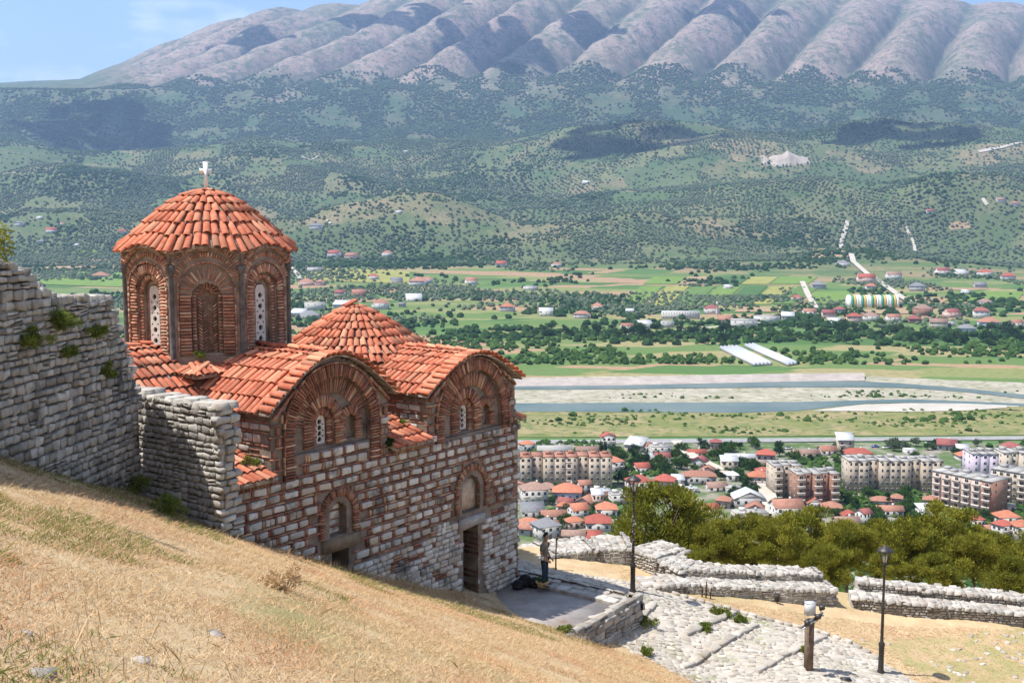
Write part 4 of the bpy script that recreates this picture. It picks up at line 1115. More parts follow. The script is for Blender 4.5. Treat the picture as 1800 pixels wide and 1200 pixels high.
# ruined low walls on the edge of the hill
def poly_wall(name, label, tiers, limit=170, mat='palestone'):
    """tiers: list of (front points with base and top heights, thickness behind the face)"""
    c0 = np.mean([p[:2] for p, *_ in tiers[0][0]], 0); th = Thing(name, label, 'wall', vec(c0[0], c0[1], tiers[0][0][0][1]))
    pc = Pieces(th, 'stone', 'rough', MT[mat], limit); mb = MB(); core_ = None; jobs = []
    for pts, thick in tiers:
        for i in range(len(pts) - 1):
            (a, za0, za1), (b, zb0, zb1) = pts[i], pts[i + 1]; a, b = vec(*a, 0), vec(*b, 0); U = unit(b - a); N_ = vec(U[1], -U[0], 0)
            tk = thick[i] if hasattr(thick, '__len__') else thick
            A0, B0, A1, B1 = a - N_ * .05, b - N_ * .05, a - N_ * tk, b - N_ * tk
            mb.raw([A0 + UP * (za0 - .6), B0 + UP * (zb0 - .6), B1 + UP * (zb0 - .9), A1 + UP * (za0 - .9), A0 + UP * (za1 - .04), B0 + UP * (zb1 - .04), B1 + UP * (zb1 - .04), A1 + UP * (za1 - .04)], [(0, 1, 5, 4), (1, 2, 6, 5), (2, 3, 7, 6), (3, 0, 4, 7), (4, 5, 6, 7)])
            jobs.append((a, b, U, N_, za0, za1, zb0, zb1, tk))
    core_ = th.part('wall_core', mb, MT['palemortar'])
    for a, b, U, N_, za0, za1, zb0, zb1, tk in jobs:
        L_ = np.linalg.norm(b - a); tp = lambda u: za1 + (zb1 - za1) * u / L_; z0 = min(za0, zb0) - .25; V = unit(UP * 1.0)
        courses(pc, a + UP * z0, U, V, N_, L_, max(za1, zb1) - z0 + .1, lambda u, v: z0 + v < tp(u) - .03, (.07, .13), (.11, .28), core_, d=.2, split=.1, tilt=.1, pj=.02)
        u = 0
        sl = (zb1 - za1) / L_
        while u < L_:
            l = random.uniform(.13, .32); w_ = random.uniform(-.12, 0)
            while w_ < tk - .05:
                ww = random.uniform(.13, .32)
                pc.add(a + U * (u + l / 2) - N_ * (w_ + ww / 2 + .03) + UP * (tp(u + l / 2) - .055 + random.uniform(-.016, .016)), (U + UP * sl + N_ * random.uniform(-.45, .45)) * l * 1.02, UP * .12, (-N_ + U * random.uniform(-.45, .45)) * ww * 1.04, core_); w_ += ww
            u += l
        courses(pc, b + UP * z0, -N_, UP, U, tk, zb1 - z0, lambda u, v: True, (.1, .17), (.16, .34), core_, d=.16)
    pc.flush(core_, 'wall_stones'); return th
poly_wall('bastion_wall', 'broad pale stone bastion wall with a wide flat top behind the near lamp post', [
    ([((.62, 38.7), -12.45, -12.3), ((1.81, 39.45), -12.75, -12.12), ((3.2, 39.8), -12.78, -12.08), ((4.5, 39.85), -12.78, -12.05)], 1.75),
    ([((4.5, 39.95), -12.8, -12.05), ((5.35, 38.95), -12.9, -12.2), ((6.1, 38.25), -12.95, -12.4)], [1.7, 1.2])], 300)
poly_wall('ruined_wall', 'pale two tier ruined wall between the lamp post and the gap in the walls', [
    ([((4.7, 37.15), -12.7, -12.62), ((6.1, 37.45), -12.95, -12.6), ((9.05, 37.85), -13.35, -12.92), ((11.86, 38.25), -13.72, -13.12)], 1.0),
    ([((6.1, 38.35), -12.7, -12.32), ((9.0, 38.78), -13.0, -12.62), ((11.6, 39.15), -13.2, -12.85)], .75)], 300)
poly_wall('ruined_wall', 'pale two tier ruined wall behind the tall lamp post, beyond the gap', [
    ([((12.45, 38.45), -13.95, -13.42), ((15.2, 38.05), -14.12, -13.6), ((19.5, 37.5), -14.4, -13.85)], .75),
    ([((12.9, 39.2), -13.6, -13.1), ((15.3, 38.85), -13.7, -13.3), ((19.6, 38.3), -14.0, -13.55)], .6)], 300)

# ------------------------------------------------------------------ lamps, posts, small things
def lamp(P, H, label, worn):
    th = Thing('street_lamp', label, 'street lamp', P, 'iron lamps beside the path')
    b = vec(*P); m = MB()
    m.lathe(b, [(.125, -.05), (.125, .05), (.09, .1), (.082, .55), (.088, .86), (.10, .9), (.10, .96), (.055, 1.02), (.05, 1.3), (.045, H * .5), (.058, H * .5 + .02), (.058, H * .5 + .08), (.04, H * .5 + .11), (.035, H - .72), (.05, H - .70), (.05, H - .66), (.03, H - .64)], 12)
    th.part('pole', m, MT['iron'] if not worn else MT['wornpole'], smooth=False)
    lan = MB(); lan.lathe(b, [(.03, H - .66), (.085, H - .60), (.09, H - .57), (.03, H - .55)], 10)
    for k_ in range(6):
        a = k_ * math.pi / 3 + .3; d = vec(math.cos(a), math.sin(a), 0)
        lan.tube([b + d * .075 + UP * (H - .58), b + d * .13 + UP * (H - .4), b + d * .19 + UP * (H - .17)], .011, 5)
    q = th.part('lantern_frame', lan, MT['iron'])
    cap = MB(); cap.lathe(b, [(.25, H - .18), (.255, H - .155), (.2, H - .1), (.12, H - .045), (.05, H - .01), (.035, H), (.03, H + .03), (.0, H + .04)], 16)
    cp = th.part('lantern_cap', cap, MT['iron'], smooth=True)
    gl = MB(); gl.lathe(b, [(.05, H - .55), (.075, H - .36), (.06, H - .3), (.02, H - .28)], 8); th.part('bulb', gl, MT['lampglass'], q, smooth=True)
t = NT('worn_pole'); c_ = t.mix(t.ramp(t.noise(16, 4, .7), .56, .6), (.022, .018, .016), (.5, .47, .45)); sep = t.n.new('ShaderNodeSeparateXYZ'); t.l.new(t.pos, sep.inputs[0])
zm = t.ramp(t.math('MULTIPLY', t.math('ADD', sep.outputs[2], 11.35), .8), 0, .2); c_ = t.mix(zm, (.022, .018, .016), c_); MT['wornpole'] = t.done(c_, .5, .4)
MT['lampglass'] = plain('milk_glass', (.55, .54, .5), .3)
P1 = vec(4.18, 36.33, gz(4.18, 36.33)); P2 = vec(11.69, 32.99, gz(11.69, 32.99))
lamp(P1, 4.1, 'black iron lamp post with peeling paint beside the broad bastion wall', True)
lamp(P2, 4.12, 'plain black iron lamp post at the lower end of the cobbled path', False)
# timber post with floodlights
b = vec(9.21, 32.35, gz(9.21, 32.35)); th = Thing('floodlight_post', 'square timber post carrying a grey box and black floodlights beside the path', 'floodlight post', b)
ux = unit(vec(.97, .24, 0)); uy = vec(-ux[1], ux[0], 0); H = 1.62
m = MB(); m.tube_rings([[b + ux * a * .105 + uy * c * .105 + UP * z for a, c in ((-1, -1), (1, -1), (1, 1), (-1, 1))] for z in (-.3, H)]); th.part('post', m, MT['timber'])
MT['galv'] = plain('galvanised', (.33, .34, .35), .45, .6); MT['greybox'] = plain('grey_plastic', (.48, .49, .51), .5)
bd = unit(vec(.8, .6, .0)); bz = unit(bd + UP * .22); bp = b + UP * (H + .02)
m = MB(); m.box(bp - uy * .13, bz * .52, np.cross(bz, UP) * .012, UP * .05); m.box(bp - uy * .13 + np.cross(bz, UP) * .03 - UP * .045, bz * .52, np.cross(bz, UP) * .035, UP * .008); th.part('bracket', m, MT['galv'])
m = MB(); c = bp + UP * .32; m.box(c, ux * .14, uy * .1, UP * .19); m.box(c + UP * .2, ux * .15, uy * .11, UP * .012); th.part('junction_box', m, MT['greybox'])
for s_, dz in ((-.33, .08), (.38, .26), (.2, .05)):
    c = bp - uy * .2 + bz * s_ + UP * dz; m = MB(); m.tube([c - bz * .06 + uy * .05, c + bz * .06 - uy * .05, c + bz * .11 - uy * .1], [.085, .085, .06], 10); f_ = th.part('floodlight', m, MT['iron'])
    m = MB(); m.tube([c, c - UP * .14], .015, 6); th.part('bracket_arm', m, MT['galv'], f_)
m = MB(); m.tube([bp - uy * .22 + bz * q + UP * (.02 - .12 * math.sin((q + .4) * 4)) for q in np.linspace(-.4, .5, 12)], .009, 5); th.part('cable', m, MT['iron'])
# iron stakes, pole, ground light
for (u, v), h, lab in (((1234, 1049), .38, 'shortest rusty iron stake of three at the path edge'), ((1241, 1051), .62, 'tallest rusty iron stake, the middle of three at the path edge'), ((1249, 1053), .42, 'rusty iron stake of three nearest the dry field')):
    P = lhit(u, v); m = MB(); m.tube([P - UP * .2, P + UP * h * .6, P + UP * h + vec(.015, 0, 0)], [.026, .024, .018], 6); o = link('iron_stake', m.mesh('iron_stake', MT['rust'], P)); o.location = Vector(P); tag(o, lab, 'stake', 'iron stakes by the path')
P = lhit(977, 1001); m = MB(); m.tube([P - UP * .2, P + UP * .6, P + UP * 1.15 + vec(.03, 0, 0)], [.03, .026, .026], 7); m.tube([P + UP * 1.12 + vec(.03, 0, 0), P + UP * 1.2 + vec(.03, 0, 0)], .045, 7)
o = link('iron_pole', m.mesh('iron_pole', MT['rust'], P)); o.location = Vector(P); tag(o, 'thin rusty iron pole against the bastion wall behind the man', 'pole')
P = lhit(1366, 1060); th = Thing('ground_floodlight', 'small black floodlight on the ground at the foot of the ruined wall', 'floodlight', P)
m = MB(); m.box(P + UP * .2, vec(.07, 0, 0), unit(vec(0, 1, .4)) * .05, unit(vec(0, -.4, 1)) * .13); th.part('housing', m, MT['iron']); m = MB(); m.tube([P - UP * .05, P + UP * .1], .02, 6); th.part('stand', m, MT['iron'])
P = lhit(1486, 1195); m = MB(); m.tube_rings([[P + vec(a * .17, c * .12, z) for a, c in ((-1, -1), (1, -1), (1, 1), (-1, 1))] for z in (-.03, .05)]); m.box(P + vec(0, 0, .06), vec(.12, 0, 0), vec(0, .08, 0), vec(0, 0, .01)); o = link('ground_cover_plate', m.mesh('ground_cover_plate', MT['iron'], P)); o.location = Vector(P); tag(o, 'small black cover plate on the ground below the tall lamp post', 'cover')
# rocks lying in the dry grass
for i, (u, v, s_, lab) in enumerate(((372, 1113, .30, 'grey rock lying in the dry grass, uppermost of the scattered rocks'), (240, 1160, .27, 'flat grey rock in the dry grass below the uppermost one'), (38, 1112, .2, 'whitish rock in the dry grass at the very edge of the slope'), (62, 1186, .34, 'low grey rock half sunk in the dry grass at the bottom corner'))):
    P = lhit(u, v); m = MB(); r = random.Random(i); rg = []
    for z, f_ in ((-.5, .8), (-.1, 1.0), (.12, .8), (.2, .4)): rg.append([P + vec(math.cos(a) * f_ * s_ * r.uniform(.3, .68), math.sin(a) * f_ * s_ * r.uniform(.25, .5), z * s_ * r.uniform(.25, .95) - .02) for a in np.linspace(0, 2 * math.pi, 9)[:-1]])
    m.tube_rings(rg); o = link('rock', m.mesh('rock', MT['rubble'], P)); o.location = Vector(P); tag(o, lab, 'rock', 'rocks in the dry grass')

# ------------------------------------------------------------------ the man on the kerb, his basket and bag
FP = at_z(957, 1028, -11.93); fw = unit(vec(.9, -.42, 0)); sd = vec(-fw[1], fw[0], 0)     # he faces down the path
def bp_(f_, s_, z): return FP + fw * f_ + sd * s_ + UP * z
def skin(th, name, mat, joints, edges, parent=None, sub=1):
    me = bpy.data.meshes.new(name); L = th.L
    me.from_pydata([tuple(bp_(*j[:3]) - L) for j in joints], edges, []); o = link(name, me, parent or th.o)
    md = o.modifiers.new('skin', 'SKIN'); md.use_smooth_shade = True
    for i, j in enumerate(joints): me.skin_vertices[0].data[i].radius = j[3:5] if len(j) > 4 else (j[3], j[3]); me.skin_vertices[0].data[i].use_root = i == 0
    if sub: o.modifiers.new('sub', 'SUBSURF').levels = sub; o.modifiers['sub'].render_levels = sub
    me.materials.append(mat); return o
MT['skin'] = plain('skin', (.30, .165, .11), .6); MT['shirt'] = pm('grey_green_shirt', (.12, .12, .095), (.155, .15, .12), 8, .9, 0, .3); MT['jeans'] = pm('dark_jeans', (.022, .03, .05), (.04, .05, .075), 9, .9, 0, .3); MT['hair'] = plain('black_hair', (.014, .012, .011), .7)
th = Thing('person', 'man in a grey green T-shirt and dark jeans standing in the church shade looking down', 'person', FP)
J = [(0, 0, .93, .115, .15), (0, 0, 1.12, .105, .14), (.0, 0, 1.32, .11, .165), (0, 0, 1.44, .085, .12), (.03, 0, 1.52, .055), (.06, 0, 1.60, .085, .075), (.075, 0, 1.69, .095, .08), (.07, 0, 1.76, .06, .06),
     (0, .18, 1.41, .06), (-.01, .225, 1.15, .046), (.12, .20, .93, .036), (.20, .16, .88, .03), (0, -.18, 1.41, .06), (-.02, -.235, 1.15, .046), (.10, -.21, .93, .036), (.20, -.12, .89, .03),
     (0, .10, .85, .09), (.02, .11, .48, .062), (-.01, .12, .09, .043), (.16, .13, .03, .035), (0, -.10, .85, .09), (.04, -.11, .48, .062), (.0, -.13, .09, .043), (.17, -.15, .03, .035)]
E_ = [(0, 1), (1, 2), (2, 3), (3, 4), (4, 5), (5, 6), (6, 7), (3, 8), (8, 9), (9, 10), (10, 11), (3, 12), (12, 13), (13, 14), (14, 15), (0, 16), (16, 17), (17, 18), (18, 19), (0, 20), (20, 21), (21, 22), (22, 23)]
body = skin(th, 'body', MT['skin'], J, E_)
for s_ in (1, -1):
    for k_, (df, ds, dz, ln) in enumerate(((.0, .0, 0, .09), (.01, .012, -.018, .085), (-.005, -.012, -.03, .07), (.015, .02, .02, .06), (-.01, -.02, .01, .078))):
        c = (.20 + df, .16 * s_ * (1 if s_ > 0 else .75) - ds * s_, .88 + dz)
        skin(th, 'finger', MT['skin'], [(*c, .012), (c[0] + ln * .5, c[1] - .012 * s_, c[2] - .01, .010), (c[0] + ln * .8, c[1] - .03 * s_, c[2] - .035, .008)], [(0, 1), (1, 2)], body, 0)
skin(th, 'shirt', MT['shirt'], [(0, 0, .90, .135, .178), (0, 0, 1.12, .125, .165), (0, 0, 1.33, .13, .185), (0, 0, 1.455, .085, .12), (0, .18, 1.41, .085), (-.01, .22, 1.20, .072), (0, -.18, 1.41, .085), (-.02, -.225, 1.20, .072)], [(0, 1), (1, 2), (2, 3), (3, 4), (4, 5), (3, 6), (6, 7)])
skin(th, 'trousers', MT['jeans'], [(0, 0, .94, .12, .16), (0, .10, .84, .105), (.02, .11, .48, .08), (-.01, .12, .1, .07), (0, -.10, .84, .105), (.04, -.11, .48, .08), (0, -.13, .1, .07)], [(0, 1), (1, 2), (2, 3), (0, 4), (4, 5), (5, 6)])
skin(th, 'hair', MT['hair'], [(.0, 0, 1.66, .075, .085), (.02, 0, 1.745, .10, .09), (.08, 0, 1.80, .075, .075), (.13, 0, 1.78, .04, .05)], [(0, 1), (1, 2), (2, 3)])
for s_ in (1, -1): skin(th, 'shoe', MT['hair'], [(-.04, .12 * s_, .05, .055, .05), (.08, .13 * s_, .04, .05, .042), (.2, .145 * s_, .03, .045, .03)], [(0, 1), (1, 2)])
m = MB(); hp = bp_(.165, 0, 1.66); m.raw([hp + sd * .018 - UP * .03, hp - sd * .018 - UP * .03, hp + UP * .035, hp + fw * .035 - UP * .025], [(0, 1, 3), (1, 2, 3), (2, 0, 3)]); th.part('nose', m, MT['skin'])
for s_ in (1, -1):
    m = MB(); c = bp_(.06, .085 * s_, 1.655); m.tube([c - UP * .03, c, c + UP * .03], [.01, .022, .012], 6); th.part('ear', m, MT['skin'])
    m = MB(); c = bp_(.158, .034 * s_, 1.69); m.box(c, fw * .004, sd * .016, UP * .007); th.part('eye', m, MT['hair'])
m = MB(); m.box(bp_(.155, 0, 1.602), fw * .004, sd * .024, UP * .005); th.part('mouth', m, plain('lips', (.2, .08, .06), .6))
m = MB(); c = bp_(.02, -.255, 1.0); m.box(c, fw * .05, sd * .012, UP * .055); th.part('cloth', m, MT['white'])
# basket of greens
c = at_z(953, 1030, -11.98); MT['wicker'] = pm('wicker', (.42, .30, .13), (.52, .39, .19), 30, .8, .1, .6, 60, .01); MT['herb'] = leafy('herb_leaves', (.03, .09, .02), (.07, .16, .04))
th = Thing('basket', 'yellow wicker basket of green leaves at the feet of the man', 'basket', c)
m = MB()
for k_ in range(7): m.lathe(c, [(.0, k_ * .025), (.15 + k_ * .011, k_ * .025), (.165 + k_ * .011, k_ * .025 + .012), (.15 + k_ * .011, k_ * .025 + .024)], 18)
th.part('weave', m, MT['wicker'])
m = MB()
for i in range(160):
    a, r = random.uniform(0, 6.28), .2 * math.sqrt(random.random()); p = c + vec(math.cos(a) * r, math.sin(a) * r, .18 + random.uniform(0, .1)); d = unit(vec(random.gauss(0, 1), random.gauss(0, 1), .8)) * .06; q = unit(np.cross(d, vec(random.gauss(0, 1), random.gauss(0, 1), 0))) * .02
    m.face([p - q, p + q, p + d + q * .6, p + d - q * .6], tint=random.random())
th.part('greens', m, MT['herb'])
c = fp(.25, -12.12, .45); th = Thing('bag', 'heap of dark bags lying against the foot of the church corner', 'bag', c); MT['bagcloth'] = pm('dark_bag', (.012, .012, .014), (.028, .027, .03), 9, .8, .2, .6)
for i, (dx, dy, s_) in enumerate(((0, 0, .26), (.32, -.12, .22), (-.25, -.3, .2))):
    m = MB(); r = random.Random(i + 4)
    m.tube_rings([[c + vec(dx + math.cos(a) * f_ * s_ * r.uniform(.85, 1.1), dy + math.sin(a) * f_ * s_ * r.uniform(.8, 1.05), z * s_) for a in np.linspace(0, 6.283, 13)[:-1]] for z, f_ in ((0, .9), (.4, 1.05), (.9, .95), (1.3, .65), (1.5, .2))])
    bb = th.part('pack', m, MT['bagcloth'], smooth=True)
    m = MB(); m.tube([c + vec(dx + s_ * .8 * math.cos(q), dy - s_ * .75, s_ * (.6 + .8 * math.sin(q))) for q in np.linspace(0, math.pi, 8)], .014, 5); th.part('strap', m, MT['bagcloth'], bb)
# ------------------------------------------------------------------ vegetation on the hill
def leaf_cloud(centres, radii, per, size, seed, aspect=.5, upbias=.5, flat=.8):
    """many small leaf faces gathered in clumps; tint is shared by clump with some scatter"""
    r = np.random.default_rng(seed); V, T = [], []
    for c, R in zip(centres, radii):
        n_ = int(per * r.uniform(.75, 1.25)); d = r.normal(size=(n_, 3)); d /= np.linalg.norm(d, axis=1)[:, None]
        p = np.asarray(c) + d * (R * r.random((n_, 1)) ** .45) * np.array([1, 1, flat])
        ax = d + r.normal(size=(n_, 3)) * .7 + np.array([0, 0, upbias]); ax /= np.linalg.norm(ax, axis=1)[:, None]
        sd_ = np.cross(ax, r.normal(size=(n_, 3))); sd_ /= np.linalg.norm(sd_, axis=1)[:, None] + 1e-9
        L_ = size * r.uniform(.6, 1.3, (n_, 1)); W_ = L_ * aspect
        q = np.stack([p - sd_ * W_ * .35, p + sd_ * W_ * .35, p + ax * L_ + sd_ * W_ * .25, p + ax * L_ - sd_ * W_ * .25], 1)
        V.append(q.reshape(-1, 3)); T.append(np.clip(r.random() * .6 + r.random(n_) * .4, 0, .999))
    V = np.concatenate(V); return V, np.concatenate(T)
def leaf_mesh(name, V, T, mat):
    n_ = len(V) // 4
    return mesh_arrays(name, V, np.arange(4 * n_), np.arange(n_) * 4, mat, tint=T * .999)
MT['pine'] = leafy('pine_needles', (.10, .115, .017), (.31, .285, .042), (.17, .185, .03), .35, .5)
MT['broad'] = leafy('broad_leaves', (.035, .075, .018), (.075, .13, .03), (.05, .10, .028), .25, .08)
MT['olive'] = leafy('olive_leaves', (.085, .115, .065), (.13, .16, .095), (.10, .14, .08), .15, .03)
MT['darkleaf'] = leafy('dark_leaves', (.02, .05, .016), (.045, .085, .025), (.03, .065, .02), .2, .05)
MT['hillscrub'] = leafy('hill_scrub', (.045, .075, .035), (.085, .12, .055), (.06, .095, .045), .15, .01)
MT['weed'] = leafy('weed_leaves', (.11, .155, .03), (.22, .25, .055), (.16, .18, .05), .3, 2)
MT['straw'] = leafy('straw', (.48, .33, .185), (.68, .515, .315), (.56, .33, .19), .25, .5)
def pine_variant(seed):
    r = random.Random(seed); cs, rs = [], []; limbs = []
    for i in range(58):
        th_ = r.uniform(0, 6.283); h = r.uniform(-.55, 1) ; rad = math.sqrt(max(0, 1 - (abs(h) ** 2.2))) * r.uniform(.55, 1.0)
        c = (math.cos(th_) * rad * .92, math.sin(th_) * rad * .92, h * .82); cs.append(c); rs.append(r.uniform(.14, .27))
        if i % 4 == 0: limbs.append(c)
    for i in range(14): cs.append((r.uniform(-.4, .4), r.uniform(-.4, .4), r.uniform(-.4, .5))); rs.append(.3)
    V, T = leaf_cloud(cs, rs, 300, .062, seed, .42, 1.1, .72)
    return leaf_mesh('crown', V, T, MT['pine']), limbs
PV = [pine_variant(40 + i) for i in range(4)]
PINES = [(1165, 935, 96, 60, 'large rounded pine tree directly behind the bastion wall and near lamp post'), (1262, 965, 55, 58, 'small pine between the large rounded pine and the pine clump'), (1312, 955, 58, 62, 'second pine from the large rounded one behind the ruined wall'),
         (1372, 955, 50, 57, 'low bushy pine just behind the middle of the ruined wall'), (1425, 950, 66, 64, 'domed pine with pale top standing above the grey floodlight box'), (1490, 962, 52, 60, 'pine just before the gap between the two ruined walls'),
         (1545, 965, 55, 63, 'pine behind the lantern of the tall lamp post'), (1602, 968, 58, 60, 'pine next past the tall lamp post lantern'), (1662, 945, 70, 64, 'tallest pine of the row, beside the brown end wall block'), (1715, 985, 52, 58, 'low pine in front of the tallest pine'),
         (1748, 975, 45, 66, 'slim pine between the tallest pine and the frame edge'), (1788, 1022, 48, 52, 'low yellowish pine bush just behind the wall at the frame edge'), (1815, 975, 50, 62, 'pine cut by the frame edge'), (1455, 1000, 45, 55, 'low pine filling the gap behind the ruined wall end'), (1560, 1010, 42, 56, 'low pine beyond the gap in the ruined walls'), (1230, 1000, 40, 56, 'low pine behind the corner of the bastion wall'), (1330, 1005, 44, 58, 'lowest pine hugging the back of the ruined wall'), (1640, 1015, 46, 56, 'low pine behind the wall past the tall lamp post')]
for i, (u, v, rp_, d, lab) in enumerate(PINES):
    c = at_d(u, v, d); R = rp_ * d / F * 1.14; c = c - UP * R * .1; g_ = gz(c[0], c[1]); g_ = min(g_, c[2] - R * .8)
    base = vec(c[0], c[1], g_); th = Thing('pine_tree', lab, 'tree', base, 'pines below the ruined walls')
    cm, lm = PV[i % 4]; ca, sa = math.cos(i * 1.9), math.sin(i * 1.9)
    o = link('crown', cm, th.o); o.location = Vector(c - base); o.rotation_euler = (0, 0, i * 1.9); o.scale = (R, R, R * .98)
    m = MB(); m.tube([base - UP * .5, base * .5 + c * .5 + vec(.1, 0, 0), c - UP * R * .2, c + UP * R * .5], [.05 * R, .045 * R, .035 * R, .012 * R], 8)
    for q in lm: e_ = c + vec(ca * q[0] - sa * q[1], sa * q[0] + ca * q[1], q[2]) * R * .9; m.tube([c + UP * R * (q[2] * .5 - .35), (c + e_) / 2 - UP * R * .08, e_], [.02 * R, .014 * R, .005 * R], 5)
    th.part('trunk', m, MT['bark'])

# dry grass
def blades(n_, xy, h, w, lean, seed, mat, name, zoff=-.01):
    r = np.random.default_rng(seed); x, y = xy; z = ground(x, y) + zoff; N_ = len(x)
    an = r.random(N_) * 2 * np.pi; hh = h * r.uniform(.45, 1.3, N_); ww = w * r.uniform(.6, 1.3, N_); ln = hh * np.abs(r.normal(0, lean, N_)); la = r.random(N_) * 2 * np.pi
    b = np.stack([x, y, z], 1); s_ = np.stack([np.cos(an) * ww, np.sin(an) * ww, 0 * ww], 1); tip = b + np.stack([np.cos(la) * ln, np.sin(la) * ln, hh / (1 + lean * .5)], 1); mid = b * .5 + tip * .5 + np.stack([0 * hh, 0 * hh, hh * .12], 1)
    V = np.stack([b - s_, b + s_, mid + s_ * .7, tip, mid - s_ * .7], 1).reshape(-1, 3)
    me = mesh_arrays(name, V, np.arange(5 * N_), np.arange(N_) * 5, mat, tint=r.random(N_))
    return me
r_ = np.random.default_rng(3)
def hill_points(n_, f=None):
    y = np.sqrt(r_.random(n_) * (34 ** 2 - 6 ** 2) + 36); s_ = r_.uniform(-.56, .34, n_); x = s_ * y
    ok = np.ones(n_, bool)
    ok &= ~((x < -9.2) & (y > 12)) if False else True
    dep = (x - WC[0]) * NN[0] + (y - WC[1]) * NN[1]; tt_ = -((x - WC[0]) * E1[0] + (y - WC[1]) * E1[1])
    ok &= ~((dep < .05) & (tt_ > -1) & (tt_ < 13))                                       # not inside the church
    ok &= ~((dep < 4.6) & (dep > 0) & (tt_ < 6.1) & (ground(x, y) < -12.0))              # not on the terrace
    ok &= ~((x > 1.5) & (y > 30.4) & (fH(x, y) < fG(x, y) + .05))                        # not on the path
    ok &= r_.random(n_) < np.clip(.72 + 1.3 * fbm(x / 1.1 + 5, y / 1.1, 4), .12, 1)                # tufts and barer spots
    return x[ok], y[ok]
gr = struct('dry_grass', blades(0, hill_points(720000), .075, .0042, 1.3, 4, MT['straw'], 'dry_grass'), 'stuff')
tag(gr, 'dry straw coloured grass covering the slope in front of the church', 'grass')
MT['greengrass'] = leafy('green_grass', (.16, .18, .05), (.27, .27, .09), None, .3)
x, y = hill_points(260000); k_ = (fbm(x / 3.1, y / 3.1, 4) > .30) | (np.hypot((x + 9.4) * .9, (y - 22.5) * .35) < 1.2) | ((np.abs(x + 8.2) < 1.8) & (np.abs(y - 23.9) < 1.3) & (fbm(x, y, 2) > -.2)) | (np.hypot(x - 1.6, y - 31.0) < 1.1)
gg = struct('green_grass', blades(0, (x[k_], y[k_]), .11, .006, 1.0, 9, MT['greengrass'], 'green_grass'), 'stuff')
tag(gg, 'patches of green grass among the dry straw on the slope', 'grass')
# dry field beyond the path, thin straw
x = r_.uniform(4, 20, 90000); y = r_.uniform(31, 39.5, 90000); ok = np.array([not inside(a, b, PP) for a, b in zip(x, y)]) & (fG(x, y) + .05 > fH(x, y)) & ((x - WC[0]) * NN[0] + (y - WC[1]) * NN[1] > 4.7) & ~((y > 37.2) & (x > 4.6)) | ((np.hypot(x - 3.6, y - 39.1) < .9))
fgr = struct('field_grass', blades(0, (x[ok], y[ok]), .07, .007, 1.8, 6, MT['straw'], 'field_grass'), 'stuff'); tag(fgr, 'short dry grass of the field between the path and the ruined walls', 'grass')
# taller stalks along the crest of the slope against the church wall
sx_, sy_ = [], []
for t_ in np.linspace(3.4, 11.6, 900):
    P = fp(t_, 0, random.uniform(.15, 1.1)); sx_.append(P[0]); sy_.append(P[1])
for t_ in np.linspace(0, 5, 260): P = fp(t_, 0, random.uniform(4.6, 5.6)); sx_.append(P[0]); sy_.append(P[1])
for i in range(260): P = lhit(random.uniform(0, 1200), random.uniform(1040, 1200)); sx_.append(P[0]); sy_.append(P[1])
st_ = struct('tall_straw', blades(0, (np.array(sx_), np.array(sy_)), .3, .005, .6, 8, MT['straw'], 'tall_straw'), 'stuff'); tag(st_, 'taller dry stalks standing along the foot of the church wall', 'grass')
def weed(P, R, label, mat='weed', n_=12, size=.06, name='weed_clump', cat='weeds', stem=True, flat=.8, per=130):
    P = np.asarray(P, float); r = random.Random(int(abs(P[0] * 100 + P[1] * 37))); th = Thing(name, label, cat, P, None)
    cs = [(r.gauss(0, .45) * R, r.gauss(0, .45) * R, abs(r.gauss(.45, .35)) * R * flat) for _ in range(n_)]
    V, T = leaf_cloud(cs, [R * r.uniform(.2, .42) for _ in cs], per, size, r.randrange(9999), .45, .6)
    link('leaves', leaf_mesh('leaves', V, T, MT[mat]), th.o)
    m = MB()
    for c in cs: m.tube([(0, 0, -.05), (c[0] * .5, c[1] * .5, c[2] * .6), c], [.008, .006, .003], 4)
    link('stems', m.mesh('stems', MT['bark']), th.o)
for i, (u, v, R, lab) in enumerate(((290, 905, .34, 'bright green weeds growing where the low wall meets the slope'), (325, 880, .42, 'largest green weed clump at the foot of the sunlit wall'), (372, 918, .36, 'green and yellow weeds at the corner foot of the low wall'), (240, 868, .32, 'shaded weeds in the corner between the two rubble walls'), (180, 845, .3, 'dark weeds at the shaded foot of the tall wall'), (610, 990, .3, 'weeds before the half buried doorway'), (500, 1040, .22, 'pale dry shrub lying on the slope'), (1262, 1078, .2, 'green tuft under the upper path step'), (1240, 1108, .22, 'green tuft at the near end of the path step'), (1135, 1100, .3, 'green weeds under the terrace parapet corner'), (1300, 1092, .2, 'green tuft beside the second path step'), (1412, 1145, .16, 'green tuft left of the timber post'), (990, 1112, .2, 'green weeds at the crest beside the parapet'), (1135, 1150, .16, 'small dark weed on the crest of the slope below the path'))):
    P = lhit(u, v); weed(P + vec(0, 0, .02), R * 1.25, lab, 'straw' if i == 6 else 'weed')
_p0, _p1 = vec(-10.6, 12.8, 0), vec(-9.02, 25.75, 0)
def on_tall(u, v):
    U = unit(_p1 - _p0); N_ = vec(U[1], -U[0], 0); r = ray(u, v); lam = np.dot(N_, _p0) / np.dot(N_, r); return r * lam + N_ * .12
for u, v, R, lab in ((95, 575, .42, 'bushy green weed growing out of the tall wall'), (155, 590, .28, 'smaller green weed on the tall wall below its flat top'), (40, 605, .32, 'dark tangled weeds in the joints of the tall wall near the frame edge'), (110, 625, .22, 'brownish weed hanging under the bushy one on the tall wall'), (180, 660, .2, 'small weed low on the tall wall end')):
    weed(on_tall(u, v), R, lab)
weed(fp(11.2, -6.15, -.5), .28, 'yellow green grass growing on the corner roof beside the low wall', n_=7)
